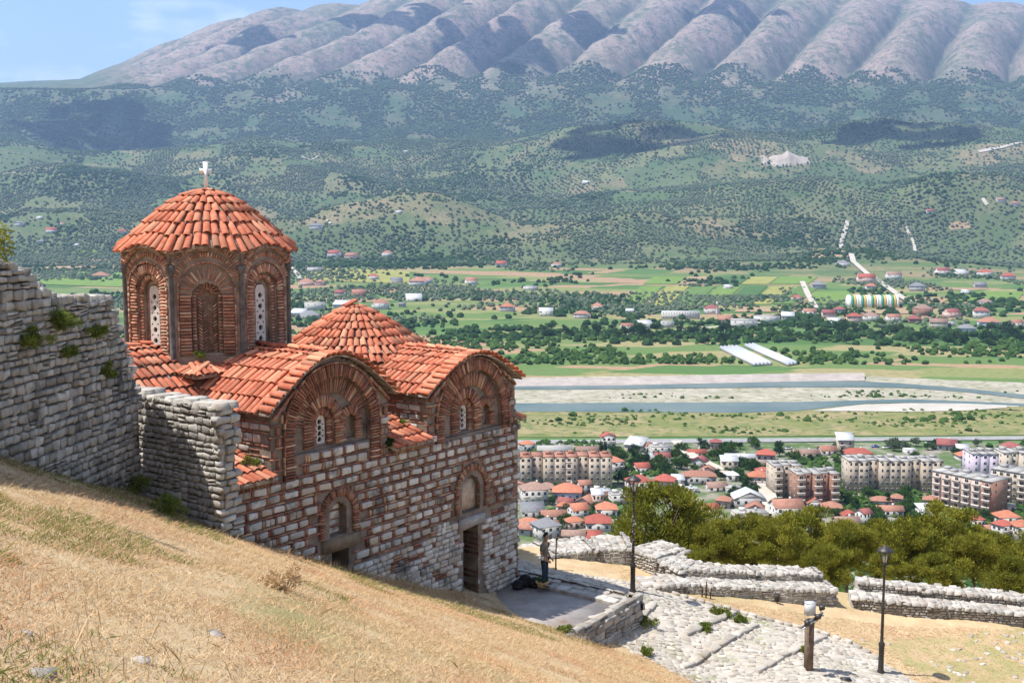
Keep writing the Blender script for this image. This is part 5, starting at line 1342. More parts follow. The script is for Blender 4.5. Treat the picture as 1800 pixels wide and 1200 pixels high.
weed(fp(4.9, -6.0, -.9), .16, 'small green plant on the roof corner between the two gables', n_=5)
weed(DC + MD * 2.45 + vec(0, 0, -3.55), .12, 'grass tuft at the foot of the blind drum niche', n_=5)
weed(fp(6.5, -6.3, .0), .18, 'dark plant in the gutter beside the first gable', 'darkleaf', n_=6)
# twig of a tree hanging into the frame over the tall wall
P = at_d(-28, 440, 17.0); th = Thing('tree_branch', 'leafy yellow green twigs reaching over the tall wall at the frame edge', 'branch', P)
cs = [np.array(at_d(u, v, 17.0)) - P for u, v in ((2, 402), (6, 425), (10, 438), (-10, 412), (-20, 430), (0, 447), (-30, 400), (-40, 440))]
V, T = leaf_cloud(cs, [.12] * len(cs), 34, .09, 3, .42, -.2); link('leaves', leaf_mesh('leaves', V, T, leafy('yellow_leaves', (.16, .18, .03), (.30, .29, .05), None, .4)), th.o)
m = MB(); [m.tube([np.array((-.9, .1, .1)), c * .5 + np.array((-.2, 0, .05)), c], [.02, .012, .005], 5) for c in cs]; link('twig', m.mesh('twig', MT['bark']), th.o)
# ------------------------------------------------------------------ the town below
TW = {}
for nm, c in dict(white=(.47, .45, .425), cream=(.47, .41, .335), beige=(.42, .35, .275), grey=(.36, .35, .335), pale=(.50, .475, .44), pink=(.50, .37, .31), lilac=(.46, .40, .47), brown=(.27, .15, .105), tan=(.44, .37, .29), blue=(.42, .47, .52)).items():
    TW[nm] = pm('plaster_' + nm, tuple(v * .92 for v in c), tuple(v * 1.06 for v in c), .5, .9, .05, 0, c3=tuple(v * .72 for v in c), patch=(.25, .62, .75))
for nm, c in dict(red=(.31, .085, .06), orange=(.38, .145, .085), terra=(.30, .145, .10), brownr=(.25, .16, .125), slate=(.17, .17, .175), tin=(.50, .50, .50), concrete=(.33, .315, .295), maroon=(.25, .085, .075)).items():
    TW['r_' + nm] = pm('roof_' + nm, tuple(v * .88 for v in c), tuple(v * 1.1 for v in c), .9, .85, .1, 0, c3=tuple(v * .75 for v in c), patch=(.35, .58, .72))
TW['shade'] = plain('dark_shutter', (.05, .045, .045), .6); TW['frame'] = plain('window_frame', (.50, .48, .45), .6); TW['bal'] = pm('balcony', (.46, .40, .35), (.55, .48, .42), .6, .9, .12, 0)
def win_unit():
    m = MB()                                                                # frame (slot 0) standing proud of dark glass (slot 1)
    for x0, x1, z0, z1 in ((-.5, -.44, -.5, .5), (.44, .5, -.5, .5), (-.44, .44, .45, .5), (-.44, .44, -.5, -.45), (-.02, .02, -.45, .45)): m.abox(x0, x1, -.02, .09, z0, z1, m=0)
    m.abox(-.44, .44, -.02, .03, -.45, .45, m=1)
    return m.mesh('window', [TW['frame'], MT['glass']])
WU = win_unit()
m = MB(); m.abox(-.5, .5, 0, 1.1, -.06, .06); m.abox(-.5, .5, 1.02, 1.1, .06, 1.0); m.abox(-.5, -.46, 0, 1.02, .06, 1.0); m.abox(.46, .5, 0, 1.02, .06, 1.0); BALM = m.mesh('balcony', TW['bal'])
NICK = []
def place(me, name, th, P, right, out, w, h, dsc=1.0):
    o = bpy.data.objects.new(name, me); COL.objects.link(o); o.parent = th.o; P = P - th.L
    o.matrix_basis = Matrix(((right[0] * w, out[0] * dsc, 0, P[0]), (right[1] * w, out[1] * dsc, 0, P[1]), (0, 0, h, P[2]), (0, 0, 0, 1))); return o
def house(u, vb, wpx, hpx, label, wall='white', roof='orange', kind='hip', yaw=0.0, dep=.8, fl=2, nw=3, name='house', cat='house', base=None, balc=0, rise=.32, far=False):
    """u, vb: where the middle of its front foot stands; widths and heights in frame pixels at that distance"""
    B = at_z(u, vb, ZV + .25) if base is None else base
    d = depth(B); s_ = d / F; W, H = wpx * s_, hpx * s_ * 1.03; D = W * dep; D = min(max(D, 5), 22)
    rt = vec(math.cos(yaw), math.sin(yaw), 0); out = vec(rt[1], -rt[0], 0)
    th = Thing(name, label, cat, B)
    c = B - out * D / 2
    P = lambda a, b, z: c + rt * a * W / 2 + out * b * D / 2 + UP * z
    m = MB(); m.prism([P(-1, -1, -1.5), P(1, -1, -1.5), P(1, 1, -1.5), P(-1, 1, -1.5)], (0, 0, H + 1.5)); th.part('wall', m, TW[wall])
    ov = 1 + .9 / max(W, 6); od = 1 + .9 / max(D, 6); m = MB(); rm = TW['r_' + roof]
    R_ = rise * min(W, D)
    if kind == 'hip':
        k_ = max(0, (W - D) / W) if W > D else 0; kd = max(0, (D - W) / D) if D > W else 0
        V = [P(-ov, -od, H), P(ov, -od, H), P(ov, od, H), P(-ov, od, H), P(-k_, -kd, H + R_), P(k_ + 1e-3, kd + 1e-3, H + R_)]
        m.raw(V + [v + UP * .22 for v in V[:4]], [(0, 1, 7, 6), (1, 2, 8, 7), (2, 3, 9, 8), (3, 0, 6, 9), (3, 2, 1, 0)])
        V2 = [v + UP * .22 for v in V[:4]] + [V[4] + UP * .22, V[5] + UP * .22]
        m.raw(V2, [(0, 1, 5, 4), (1, 2, 5), (2, 3, 4, 5), (3, 0, 4)] if W > D else [(0, 1, 4), (1, 2, 5, 4), (2, 3, 5), (3, 0, 4, 5)])
    elif kind == 'gable':
        V = [P(-ov, -od, H - .1), P(-ov, 0, H + R_), P(-ov, od, H - .1)]; m.prism(V + [v - UP * .2 for v in V[::-1]], rt * ov * W)
        g_ = MB(); g_.prism([P(-.995, -1, H - .05), P(-.995, 0, H + R_ - .25), P(-.995, 1, H - .05)], rt * .995 * W); th.part('gable_wall', g_, TW[wall])
    elif kind == 'side':                                                     # gable end towards us
        V = [P(-ov, -od, H - .1), P(0, -od, H + R_), P(ov, -od, H - .1)]; m.prism(V + [v - UP * .2 for v in V[::-1]], out * od * D)
        g_ = MB(); g_.prism([P(-1, -.995, H - .05), P(0, -.995, H + R_ - .25), P(1, -.995, H - .05)], out * .995 * D); th.part('gable_wall', g_, TW[wall])
    elif kind == 'shed':
        m.prism([P(-ov, -od, H + R_), P(ov, -od, H + R_), P(ov, od, H), P(-ov, od, H)], UP * .2)
    else:
        m.prism([P(-1.01, -1.01, H + .001), P(1.01, -1.01, H + .001), P(1.01, 1.01, H + .001), P(-1.01, 1.01, H + .001)], UP * .35)
    rf = th.part('roof', m, rm)
    if kind in ('hip', 'gable') and W > 9 and not far:
        q = MB(); q.box(P(.3, -.2, H + R_ * .9), rt * .35, out * .35, UP * .8); th.part('chimney', q, TW['pale'], rf)
    if kind == 'flat' and not far and W > 8:
        q = MB(); q.box(P(-.4, -.3, H + .95), rt * 1.2, out * 1.2, UP * .6); th.part('roof_hatch', q, TW['pale'], rf)
        q = MB(); tk = P(.4, -.2, H + .35); q.lathe(tk, [(.5, 0), (.5, 1.2), (0, 1.3)], 10); th.part('water_tank', q, TW['white'], rf)
    fh = H / fl; ww, wh = min(1.25, W / nw * .5), min(1.4, fh * .52)
    for i in range(fl):
        for k_ in range(nw):
            a = -1 + (k_ + .5) * 2 / nw
            if i == 0 and k_ == nw // 2 and not far:
                q = MB(); p = P(a, 1, 0); q.box(p + UP * 1.05 + out * .03, rt * .5, out * .05, UP * 1.05); th.part('door', q, MT['timber'])
            else: place(WU, 'window', th, P(a, 1, (i + .56) * fh), rt, out, ww, wh)
            if balc and i > 0 and k_ % balc == 0: place(BALM, 'balcony', th, P(a, 1, i * fh + .1), rt, out, min(2.4, W / nw * .9), 1.0)
        if not far:
            for sgn in (-1, 1):
                if abs(yaw) > .05 and np.dot(rt * sgn, -B) > 0:
                    for b in (-.45, .4): place(WU, 'window', th, P(sgn, b, (i + .56) * fh), out * sgn, rt * sgn, ww, wh)
    return th
HS = [
 (942, 888, 44, 26, 'two storey white house with arcaded balcony and worn brown roof, beside the church corner', 'white', 'brownr', 'hip', .2, .8, 2, 4, 2),
 (996, 880, 50, 14, 'low pale blue house with broad bright orange hipped roof', 'blue', 'orange', 'hip', -.1, .8, 1, 4, 0),
 (1057, 880, 34, 16, 'brown walled shed with flat whitish roof left of the lantern', 'brown', 'tin', 'flat', 0, .7, 1, 3, 0),
 (938, 910, 40, 10, 'low house with dark slate roof beside the church corner', 'grey', 'slate', 'shed', .1, .8, 1, 3, 0),
 (975, 916, 44, 9, 'long low house with brown tiled roof next to the slate roof', 'pale', 'terra', 'gable', .1, .6, 1, 4, 0),
 (1022, 912, 30, 16, 'tall white house with red orange gabled roof', 'white', 'orange', 'gable', .35, 1.0, 2, 2, 0),
 (1067, 910, 36, 14, 'square house with orange pyramid roof just left of the large pine', 'pale', 'orange', 'hip', 0, .9, 1, 3, 0),
 (1052, 934, 44, 14, 'white house with big red hipped roof below the pyramid roof', 'white', 'red', 'hip', -.05, .9, 1, 3, 0),
 (1042, 952, 34, 6, 'low building with deep red roof right above the bastion wall', 'white', 'red', 'shed', 0, .7, 1, 3, 0),
 (968, 948, 42, 22, 'grey roofed white two storey house behind the head of the man', 'white', 'slate', 'hip', .45, .9, 2, 3, 0),
 (926, 942, 34, 13, 'grey walled house with brown gabled roof next to the church corner', 'grey', 'terra', 'gable', -.3, .9, 1, 2, 0),
 (1008, 950, 40, 9, 'long low house with white and brown roof above the bastion', 'tan', 'brownr', 'gable', -.1, .5, 1, 4, 0),
 (1088, 832, 22, 20, 'house with bright red orange roof tucked behind the end of the beige block', 'white', 'orange', 'hip', .5, 1.3, 2, 2, 1),
 (1128, 868, 40, 20, 'white house with curved balconies and red hipped roof above the large pine', 'white', 'red', 'hip', .25, .8, 2, 3, 1),
 (1166, 862, 34, 16, 'pinkish house with red hipped roof joined to the balconied one', 'pink', 'red', 'hip', -.3, .9, 1, 3, 0),
 (1193, 856, 20, 12, 'small grey shed with slanting white roof', 'grey', 'tin', 'shed', 0, .8, 1, 2, 0),
 (1230, 852, 58, 14, 'long grey house with brown hipped roof above the large pine', 'grey', 'terra', 'hip', -.05, .45, 1, 6, 0),
 (1208, 866, 40, 6, 'long low whitewashed annex below the brown roofed long house', 'white', 'tin', 'flat', 0, .3, 1, 4, 0),
 (1262, 864, 34, 8, 'low house with dull brown roof by the white lane', 'pale', 'brownr', 'gable', .1, .7, 1, 3, 0),
 (1292, 866, 30, 8, 'low house with grey concrete roof by the white lane', 'grey', 'concrete', 'flat', .1, .7, 1, 3, 0),
 (1289, 846, 20, 10, 'tiny white cottage with white roof above the lane', 'white', 'tin', 'hip', 0, .8, 1, 2, 0),
 (1334, 858, 36, 19, 'two storey white house with terracotta roof and long balconies', 'white', 'orange', 'hip', -.15, .8, 2, 3, 1),
 (1318, 892, 54, 16, 'wide pale workshop with low gabled front', 'grey', 'tin', 'side', .0, .7, 1, 4, 0),
 (1322, 918, 60, 15, 'wide beige flat roofed house in front of the pale workshop', 'tan', 'concrete', 'flat', .1, .5, 1, 5, 0),
 (1226, 804, 32, 8, 'house with long red roof beside the riverside road', 'pale', 'red', 'gable', .05, .5, 1, 4, 0),
 (1302, 812, 52, 8, 'long grey warehouse with pale roof near the riverside road', 'grey', 'tin', 'gable', -.05, .3, 1, 6, 0),
 (1164, 800, 36, 14, 'unfinished white house with cluttered flat roof near the riverside road', 'white', 'concrete', 'flat', .15, .7, 2, 3, 0),
 (1166, 812, 26, 9, 'small house with maroon roof in front of the unfinished one', 'pale', 'maroon', 'gable', .1, .8, 1, 2, 0),
 (1143, 812, 18, 7, 'small building with white tin roof beside the maroon roof', 'white', 'tin', 'shed', .2, .8, 1, 2, 0),
 (975, 797, 60, 6, 'long grey roofed store behind the beige block', 'grey', 'concrete', 'gable', 0, .35, 1, 5, 0),
 (1035, 797, 44, 6, 'second long store with brown grey roof behind the beige block', 'grey', 'brownr', 'gable', 0, .4, 1, 4, 0),
 (1092, 886, 34, 16, 'small pale house beside the lamp pole below the curved balconies', 'pale', 'concrete', 'flat', .2, .7, 2, 3, 0),
 (1388, 918, 52, 26, 'white gabled house with brown orange roof in front of the brown brick block', 'white', 'terra', 'gable', .1, .7, 2, 3, 0),
 (1434, 894, 30, 11, 'house with orange gabled roof before the brown brick block', 'pale', 'orange', 'side', .2, .9, 1, 2, 0),
 (1462, 902, 34, 9, 'house with faded red roof right of the orange gable', 'pale', 'terra', 'hip', -.2, .8, 1, 3, 0),
 (1398, 920, 28, 9, 'annex with small red roof in front of the white gabled house', 'white', 'red', 'shed', .1, .7, 1, 2, 0),
 (1566, 908, 44, 11, 'pale cottage with faded pink brown roof below the long grey block', 'white', 'terra', 'gable', -.05, .5, 1, 4, 0),
 (1492, 928, 42, 10, 'low house with dusty brown roof just above the pine tops', 'tan', 'brownr', 'gable', .05, .6, 1, 3, 0),
 (1634, 908, 30, 10, 'small white sheds in front of the balconied block', 'white', 'tin', 'shed', .1, .8, 1, 2, 0),
 (1510, 806, 50, 8, 'red roofed hall behind the long grey block', 'white', 'red', 'hip', 0, .5, 1, 4, 0),
 (1458, 800, 28, 8, 'house with faded red roof beside the car park', 'pale', 'terra', 'gable', .1, .8, 1, 3, 0),
 (1715, 810, 58, 8, 'house with long orange roof behind the lilac block', 'white', 'orange', 'hip', 0, .4, 1, 5, 0),
 (1419, 803, 46, 6, 'brown roofed shed behind the brown brick block', 'tan', 'brownr', 'gable', .05, .4, 1, 4, 0),
 (1776, 920, 38, 10, 'house with bright orange roof near the frame edge', 'pale', 'orange', 'hip', .1, .8, 1, 3, 0),
 (1772, 946, 28, 22, 'white two storey house with red roof and balcony near the frame edge', 'white', 'red', 'hip', .4, .9, 2, 2, 1),
 (1802, 950, 32, 24, 'white house with orange red roof cut by the frame edge', 'white', 'orange', 'hip', .1, .9, 2, 3, 0),
 (1744, 940, 18, 10, 'small white house with brown roof between the pines and the red roofs', 'white', 'terra', 'gable', .3, .9, 1, 2, 0),
 (1602, 798, 20, 7, 'white kiosk in the open yard by the riverside road', 'white', 'tin', 'flat', 0, .8, 1, 2, 0)]
for (u, vb, w_, h_, lab, wl_, rf_, kd, yw, dp, fl_, nw_, bl_) in HS:
    house(u, vb, w_, h_, lab, wl_, rf_, kd, yw, dp, fl_, nw_, balc=bl_)
FRND = random.Random(5); FUSED = {}
def filler(u0, u1, v0, v1, n_):
    k_ = 0
    for _ in range(n_ * 12):
        u, v = FRND.uniform(u0, u1), FRND.uniform(v0, v1); w_ = FRND.uniform(18, 34)
        if k_ >= n_: break
        if any(abs(u - q[0]) < (q[2] + w_) * .46 and abs(v - q[1]) < 11 for q in HS + FB): continue
        wl_, rf_, kd = FRND.choice(('white', 'pale', 'cream', 'grey', 'tan', 'pink')), FRND.choice(('orange', 'red', 'terra', 'terra', 'brownr', 'concrete', 'tin', 'maroon')), FRND.choice(('hip', 'gable', 'side', 'hip'))
        kd = 'flat' if rf_ == 'concrete' else 'shed' if rf_ == 'tin' else kd; fl_ = FRND.choice((1, 1, 2)); nb_ = min(HS, key=lambda q: (q[0] - u) ** 2 / 4 + (q[1] - v) ** 2)
        rel = 'left of' if u < nb_[0] - nb_[2] / 2 else 'right of' if u > nb_[0] + nb_[2] / 2 else 'behind' if v < nb_[1] else 'in front of'
        lab = f"{'two storey' if fl_ == 2 else 'low'} {wl_} house with {dict(RN0)[rf_]} roof {rel} the {' '.join(nb_[4].split()[:4])}"; lab = lab.rstrip(',')
        if lab in FUSED: continue
        FUSED[lab] = 1; FB.append((u, v, w_)); house(u, v, w_, 9 * fl_ + FRND.uniform(0, 4), lab, wl_, rf_, kd, FRND.uniform(-.5, .5), FRND.uniform(.6, 1), fl_, FRND.choice((2, 3)), balc=FRND.choice((0, 0, 2))); k_ += 1
RN0 = dict(tin='white tin', concrete='flat grey', terra='terracotta', maroon='maroon', red='red', brownr='brown', orange='orange')
FB = [(985, 850, 190), (1384, 872, 54), (1437, 888, 80), (1573, 860, 170), (1688, 890, 80), (1730, 846, 50), (1800, 880, 90)]
filler(912, 1075, 868, 950, 10); filler(1090, 1360, 790, 860, 9); filler(1250, 1360, 870, 915, 3); filler(1480, 1640, 880, 925, 5); filler(1480, 1800, 784, 800, 4); filler(1720, 1800, 880, 940, 3); filler(912, 1090, 784, 796, 2)
def block(u, vb, wpx, floors, label, wall, yaw, D, bays, roof='r_concrete', balc=(), recess=(), endwall=None, brick_end=None):
    """five storey apartment block: bays set back or forward along the front, windows and balconies per floor"""
    B = at_z(u, vb, ZV + .25); s_ = depth(B) / F; W = wpx * s_ / max(.4, math.cos(yaw)); fh = 2.85; H = fh * floors
    rt = vec(math.cos(yaw), math.sin(yaw), 0); out = vec(rt[1], -rt[0], 0); th = Thing('apartment_block', label, 'apartment block', B)
    c = B - out * D / 2; bw = W / bays
    P = lambda a, b, z: c + rt * a + out * b + UP * z
    for k_ in range(bays):
        x0 = -W / 2 + k_ * bw; fb = D / 2 - (2.2 if k_ in recess else 0)
        m = MB(); m.prism([P(x0, -D / 2, -1), P(x0 + bw, -D / 2, -1), P(x0 + bw, fb, -1), P(x0, fb, -1)], UP * (H + 1)); wl2 = th.part('wall', m, TW[wall if not (brick_end and k_ in brick_end) else 'brown'])
        m = MB(); m.prism([P(x0 - .15, -D / 2 - .2, H), P(x0 + bw + .1, -D / 2 - .2, H), P(x0 + bw + .1, fb + .25, H), P(x0 - .15, fb + .25, H)], UP * .45)
        if random.random() < .7: q = P(x0 + bw * .5, random.uniform(-2, 1), H + .45); m.prism([q + rt * a + out * b for a, b in ((-1.3, -1.3), (1.3, -1.3), (1.3, 1.3), (-1.3, 1.3))], UP * random.uniform(.7, 1.6))
        th.part('roof', m, TW[roof])
        nwn = max(1, int(bw / 2.3))
        for f_ in range(floors):
            for q in range(nwn):
                x = x0 + (q + .5) * bw / nwn; z = (f_ + .55) * fh
                if k_ in balc and q % 2 == 0: place(BALM, 'balcony', th, P(x, fb, f_ * fh + .2), rt, out, min(3.2, bw / nwn * .95), 1.0); place(WU, 'window', th, P(x, fb, z), rt, out, 1.6, 1.7)
                else: place(WU, 'window', th, P(x, fb, z), rt, out, 1.3 if (q + k_) % 3 else .8, 1.4)
    for sgn in (-1, 1):
        if np.dot(rt * sgn, -B) > 0 and not endwall:
            for f_ in range(floors):
                for b in (-.25, .25): place(WU, 'window', th, P(sgn * W / 2, b * D, (f_ + .55) * fh), out * sgn, rt * sgn, 1.1, 1.25)
    return th
block(985, 858, 182, 5, 'long beige five storey apartment block with tiled roof peaks next to the church corner', 'beige', .02, 11, 9, 'r_terra', balc=(5,), recess=(2, 6))
block(1384, 876, 50, 5, 'rear wing of the brown brick apartment block with flat pale roof', 'beige', .05, 12, 3, balc=(0,), recess=(1,))
block(1437, 892, 76, 5, 'brown brick apartment block with loggia balconies beside the long grey block', 'brown', .06, 11, 5, balc=(0, 2, 4), recess=(1, 3))
block(1573, 866, 165, 5, 'long grey beige five storey apartment block in the middle of the town', 'beige', -.02, 11, 9, recess=(2, 6))
block(1688, 896, 66, 5, 'balconied apartment block turned end on with brown brick gable end', 'pink', -.95, 12, 6, balc=(0, 1, 2, 3, 4, 5), brick_end=(5,))
block(1730, 852, 46, 5, 'lilac painted apartment block near the frame edge', 'lilac', -.05, 12, 3, recess=())
block(1792, 850, 60, 5, 'pale apartment block behind the lilac one at the frame edge', 'cream', -.05, 11, 4, recess=(1,))
block(1800, 892, 80, 5, 'tan apartment block with stacked balconies cut by the frame edge', 'tan', -.85, 12, 5, balc=(0, 1, 2, 3, 4))
# villages across the river: small houses by rows
VIL = {
 'riverside village row': [(1107, 553, 14, 9, 'white', 'tin'), (1136, 578, 24, 12, 'white', 'tin'), (1174, 576, 22, 14, 'grey', 'concrete'), (1104, 580, 22, 10, 'pale', 'terra'), (1275, 568, 26, 8, 'tan', 'terra'), (1308, 576, 46, 18, 'white', 'concrete'), (1355, 568, 36, 16, 'pale', 'concrete'), (1385, 562, 22, 9, 'white', 'tin'),
   (1424, 557, 22, 13, 'white', 'terra'), (1457, 560, 22, 14, 'pink', 'maroon'), (1475, 552, 20, 11, 'white', 'maroon'), (1474, 572, 26, 7, 'white', 'tin'), (1502, 568, 26, 16, 'pink', 'red'), (1533, 565, 26, 13, 'white', 'brownr'), (1573, 566, 24, 12, 'white', 'terra'), (1609, 568, 22, 10, 'brown', 'maroon'), (1626, 555, 28, 17, 'brown', 'brownr'), (1650, 576, 30, 13, 'cream', 'brownr'), (1670, 574, 20, 11, 'pale', 'concrete'), (1679, 558, 24, 12, 'pink', 'maroon'), (1726, 560, 26, 18, 'white', 'maroon'), (1700, 584, 30, 9, 'blue', 'slate'), (1740, 576, 36, 13, 'blue', 'terra'), (1790, 576, 20, 12, 'white', 'terra')],
 'houses among the fields': [(1403, 528, 16, 8, 'pink', 'red'), (1440, 508, 24, 10, 'grey', 'slate'), (1524, 498, 30, 14, 'pink', 'red'), (1532, 511, 18, 11, 'white', 'orange'), (1573, 492, 24, 12, 'white', 'brownr'), (1612, 512, 26, 12, 'grey', 'slate'), (1660, 484, 22, 11, 'white', 'maroon'), (1693, 485, 20, 9, 'white', 'tin'), (1737, 486, 22, 10, 'white', 'red'), (1773, 492, 24, 9, 'white', 'red'), (1724, 506, 20, 7, 'grey', 'slate'), (1700, 518, 14, 8, 'white', 'tin'), (1736, 536, 20, 8, 'grey', 'brownr'), (1484, 468, 20, 7, 'pale', 'slate'), (1635, 376, 12, 8, 'white', 'red'), (1760, 356, 14, 7, 'white', 'brownr'), (1785, 362, 14, 7, 'white', 'terra'), (1032 + 250, 508, 14, 6, 'white', 'tin')],
 'village behind the low dome': [(555, 404, 22, 10, 'white', 'slate'), (585, 452, 22, 10, 'white', 'red'), (615, 455, 22, 8, 'pink', 'terra'), (680, 452, 18, 10, 'white', 'terra'), (552, 478, 24, 10, 'white', 'concrete'), (540, 502, 26, 8, 'pink', 'terra'), (560, 502, 14, 9, 'pink', 'terra'), (658, 492, 16, 9, 'white', 'red'), (698, 498, 20, 7, 'grey', 'slate'), (732, 503, 28, 12, 'pale', 'terra'), (752, 498, 18, 10, 'white', 'terra'), (596, 522, 18, 11, 'cream', 'maroon'), (632, 522, 24, 10, 'brown', 'terra'), (554, 546, 36, 18, 'white', 'concrete'), (600, 542, 32, 9, 'white', 'tin'), (667, 544, 28, 15, 'white', 'terra'), (706, 540, 12, 8, 'grey', 'slate'), (728, 530, 28, 8, 'pale', 'tin'), (520, 556, 26, 8, 'white', 'tin'), (545, 560, 34, 8, 'grey', 'slate')],
 'hamlet beside the drum': [(32, 398, 14, 9, 'white', 'slate'), (90, 410, 18, 8, 'white', 'red'), (68, 386, 9, 5, 'white', 'tin'), (110, 396, 8, 5, 'white', 'terra'), (212, 411, 14, 7, 'pink', 'red'), (133, 434, 8, 5, 'white', 'tin'), (172, 488, 26, 5, 'pink', 'terra'), (70, 428, 14, 5, 'grey', 'slate')],
 'farms below the mountain': [(560 + 420, 470, 16, 8, 'white', 'terra'), (700, 375, 10, 4, 'white', 'tin'), (1032, 323, 14, 4, 'white', 'tin'), (712, 269, 7, 4, 'white', 'tin'), (880, 470, 18, 9, 'white', 'red'), (830, 500, 20, 9, 'pale', 'terra'), (930, 510, 22, 9, 'white', 'concrete'), (1020, 560, 26, 11, 'white', 'terra'), (960, 556, 24, 12, 'pale', 'tin'), (890, 548, 24, 12, 'white', 'orange'), (1050, 545, 20, 9, 'white', 'terra')]}
ORD = ['first', 'second', 'third', 'fourth', 'fifth', 'sixth', 'seventh', 'eighth', 'ninth', 'tenth', 'eleventh', 'twelfth', 'thirteenth', 'fourteenth', 'fifteenth', 'sixteenth', 'seventeenth', 'eighteenth', 'nineteenth', 'twentieth', 'twenty first', 'twenty second', 'twenty third', 'twenty fourth']
RN = dict(tin='pale roofed', concrete='flat roofed', terra='terracotta roofed', maroon='maroon roofed', red='red roofed', brownr='brown roofed', slate='grey roofed', orange='orange roofed')
FARH = []
for grp, lst in VIL.items():
    for i, (u, v, w_, h_, wl_, rf_) in enumerate(sorted(lst)):
        B = hit(u, v); FARH.append(B); s_ = depth(B) / F
        th = house(u, v, w_, h_ * .72, f'{RN[rf_]} {wl_} house, {ORD[i]} from the left in the {grp}', wl_, rf_, 'flat' if rf_ in ('concrete',) else ('shed' if rf_ == 'tin' else random.choice(('hip', 'hip', 'gable'))), random.uniform(-.35, .35), random.uniform(.6, .9), 2 if h_ > 9 else 1, 3 if w_ > 18 else 2, name='village_house', base=B, far=True)
        th.o['group'] = grp
# long school building, mosque with minaret, striped hall, greenhouses
B = hit(1197, 561); house(1197, 561, 66, 13, 'long pinkish white two storey school in the village across the river', 'pale', 'tin', 'flat', -.03, .22, 2, 14, name='school', cat='school', base=B, far=True)
B = hit(1253, 552); th = house(1253, 552, 24, 9, 'village mosque with low maroon pyramid roof across the river', 'white', 'maroon', 'hip', 0, 1.0, 1, 3, name='mosque', cat='mosque', base=B, far=True)
b = hit(1260, 553); m = MB(); hh = 30 * depth(b) / F; th2 = Thing('minaret', 'slender white minaret with pointed top beside the village mosque', 'minaret', b)
m.lathe(b, [(1.5, -1), (1.5, 3), (1.1, 3.6), (1.0, hh * .62), (1.7, hh * .64), (1.7, hh * .68), (.9, hh * .69), (.9, hh * .8)], 10); th2.part('shaft', m, TW['white']); m = MB(); m.lathe(b, [(1.05, hh * .8), (.0, hh)], 10); th2.part('spire', m, TW['r_slate'])
B = hit(1537, 541); s_ = depth(B) / F; W, H, D = 88 * s_, 22 * s_, 20.; th = Thing('striped_hall', 'large rounded tent hall with white yellow and green stripes across the river', 'hall', B)
SC = {'w': plain('sheet_white', (.66, .66, .60), .5), 'y': plain('sheet_yellow', (.58, .36, .06), .5), 'g': plain('sheet_green', (.03, .24, .12), .5)}; seq = 'wgyw' + 'wgyw' * 4; nb = len(seq)
for i, ch in enumerate(seq):
    x0, x1 = -W / 2 + W * i / nb, -W / 2 + W * (i + 1) / nb; m = MB()
    prof = [(D / 2, 0)] + [(D / 2 * math.cos(q), H * .35 + H * .65 * math.sin(q)) for q in np.linspace(0, math.pi, 11)] + [(-D / 2, 0)]
    m.prism([B + vec(x0, -p - D / 2 + D / 2, z) + vec(0, D / 2, 0) for p, z in prof], vec(x1 - x0 - .02, 0, 0)); th.part('roof_panel', m, SC[ch])
MT['plasticsheet'] = plain('plastic_sheet', (.42, .43, .45), .45)
for gi, (c4, lab) in enumerate(((((1264, 613), (1297, 611), (1358, 641), (1324, 643)), 'white plastic greenhouse nearer the river embankment'), (((1308, 609), (1326, 607), (1402, 640), (1384, 643)), 'longer white plastic greenhouse beside the first one'))):
    P4_ = [at_z(u, v, ZV + .3) for u, v in c4]; th = Thing('greenhouse', lab, 'greenhouse', np.mean(P4_, 0), 'greenhouses across the river'); nt = 5 - 2 * gi
    for i in range(nt):
        a0 = P4_[0] + (P4_[1] - P4_[0]) * i / nt; a1 = P4_[0] + (P4_[1] - P4_[0]) * (i + 1) / nt; b0 = P4_[3] + (P4_[2] - P4_[3]) * i / nt; b1 = P4_[3] + (P4_[2] - P4_[3]) * (i + 1) / nt
        m = MB(); q = np.linspace(0, math.pi, 9); r0 = [(a0 + a1) / 2 + (a1 - a0) / 2 * .97 * math.cos(k_) + UP * 3.2 * math.sin(k_) for k_ in q]; r1 = [(b0 + b1) / 2 + (b1 - b0) / 2 * .97 * math.cos(k_) + UP * 3.2 * math.sin(k_) for k_ in q]
        m.tube_rings([r0, r1]); th.part('tunnel', m, MT['plasticsheet'])

# ------------------------------------------------------------------ trees of the town, river and hills
def tree_variant(seed, mat, squat=.85):
    r = random.Random(seed); cs, rs = [], []
    for i in range(17):
        a = r.uniform(0, 6.28); h = r.uniform(-.6, 1); rad = math.sqrt(max(0, 1 - h * h)) * r.uniform(.4, .8); cs.append((math.cos(a) * rad, math.sin(a) * rad, h * .7 * squat)); rs.append(r.uniform(.26, .42))
    V, T = leaf_cloud(cs, rs, 42, .2, seed, .7, .5, .9)
    m = MB(); m.tube([(0, 0, -1.5), (.03, 0, -.7), (0, 0, .2)], [.08, .06, .03], 6)
    for c in cs[:4]: m.tube([(0, 0, -.5), c], [.04, .01], 4)
    return leaf_mesh('crown', V, T, MT[mat]), m.mesh('trunk', MT['bark'])
TV = {'broad': [tree_variant(60 + i, 'broad') for i in range(4)], 'darkleaf': [tree_variant(70 + i, 'darkleaf') for i in range(3)], 'olive': [tree_variant(80 + i, 'olive') for i in range(3)], 'cypress': [tree_variant(90, 'darkleaf', 1.0)]}
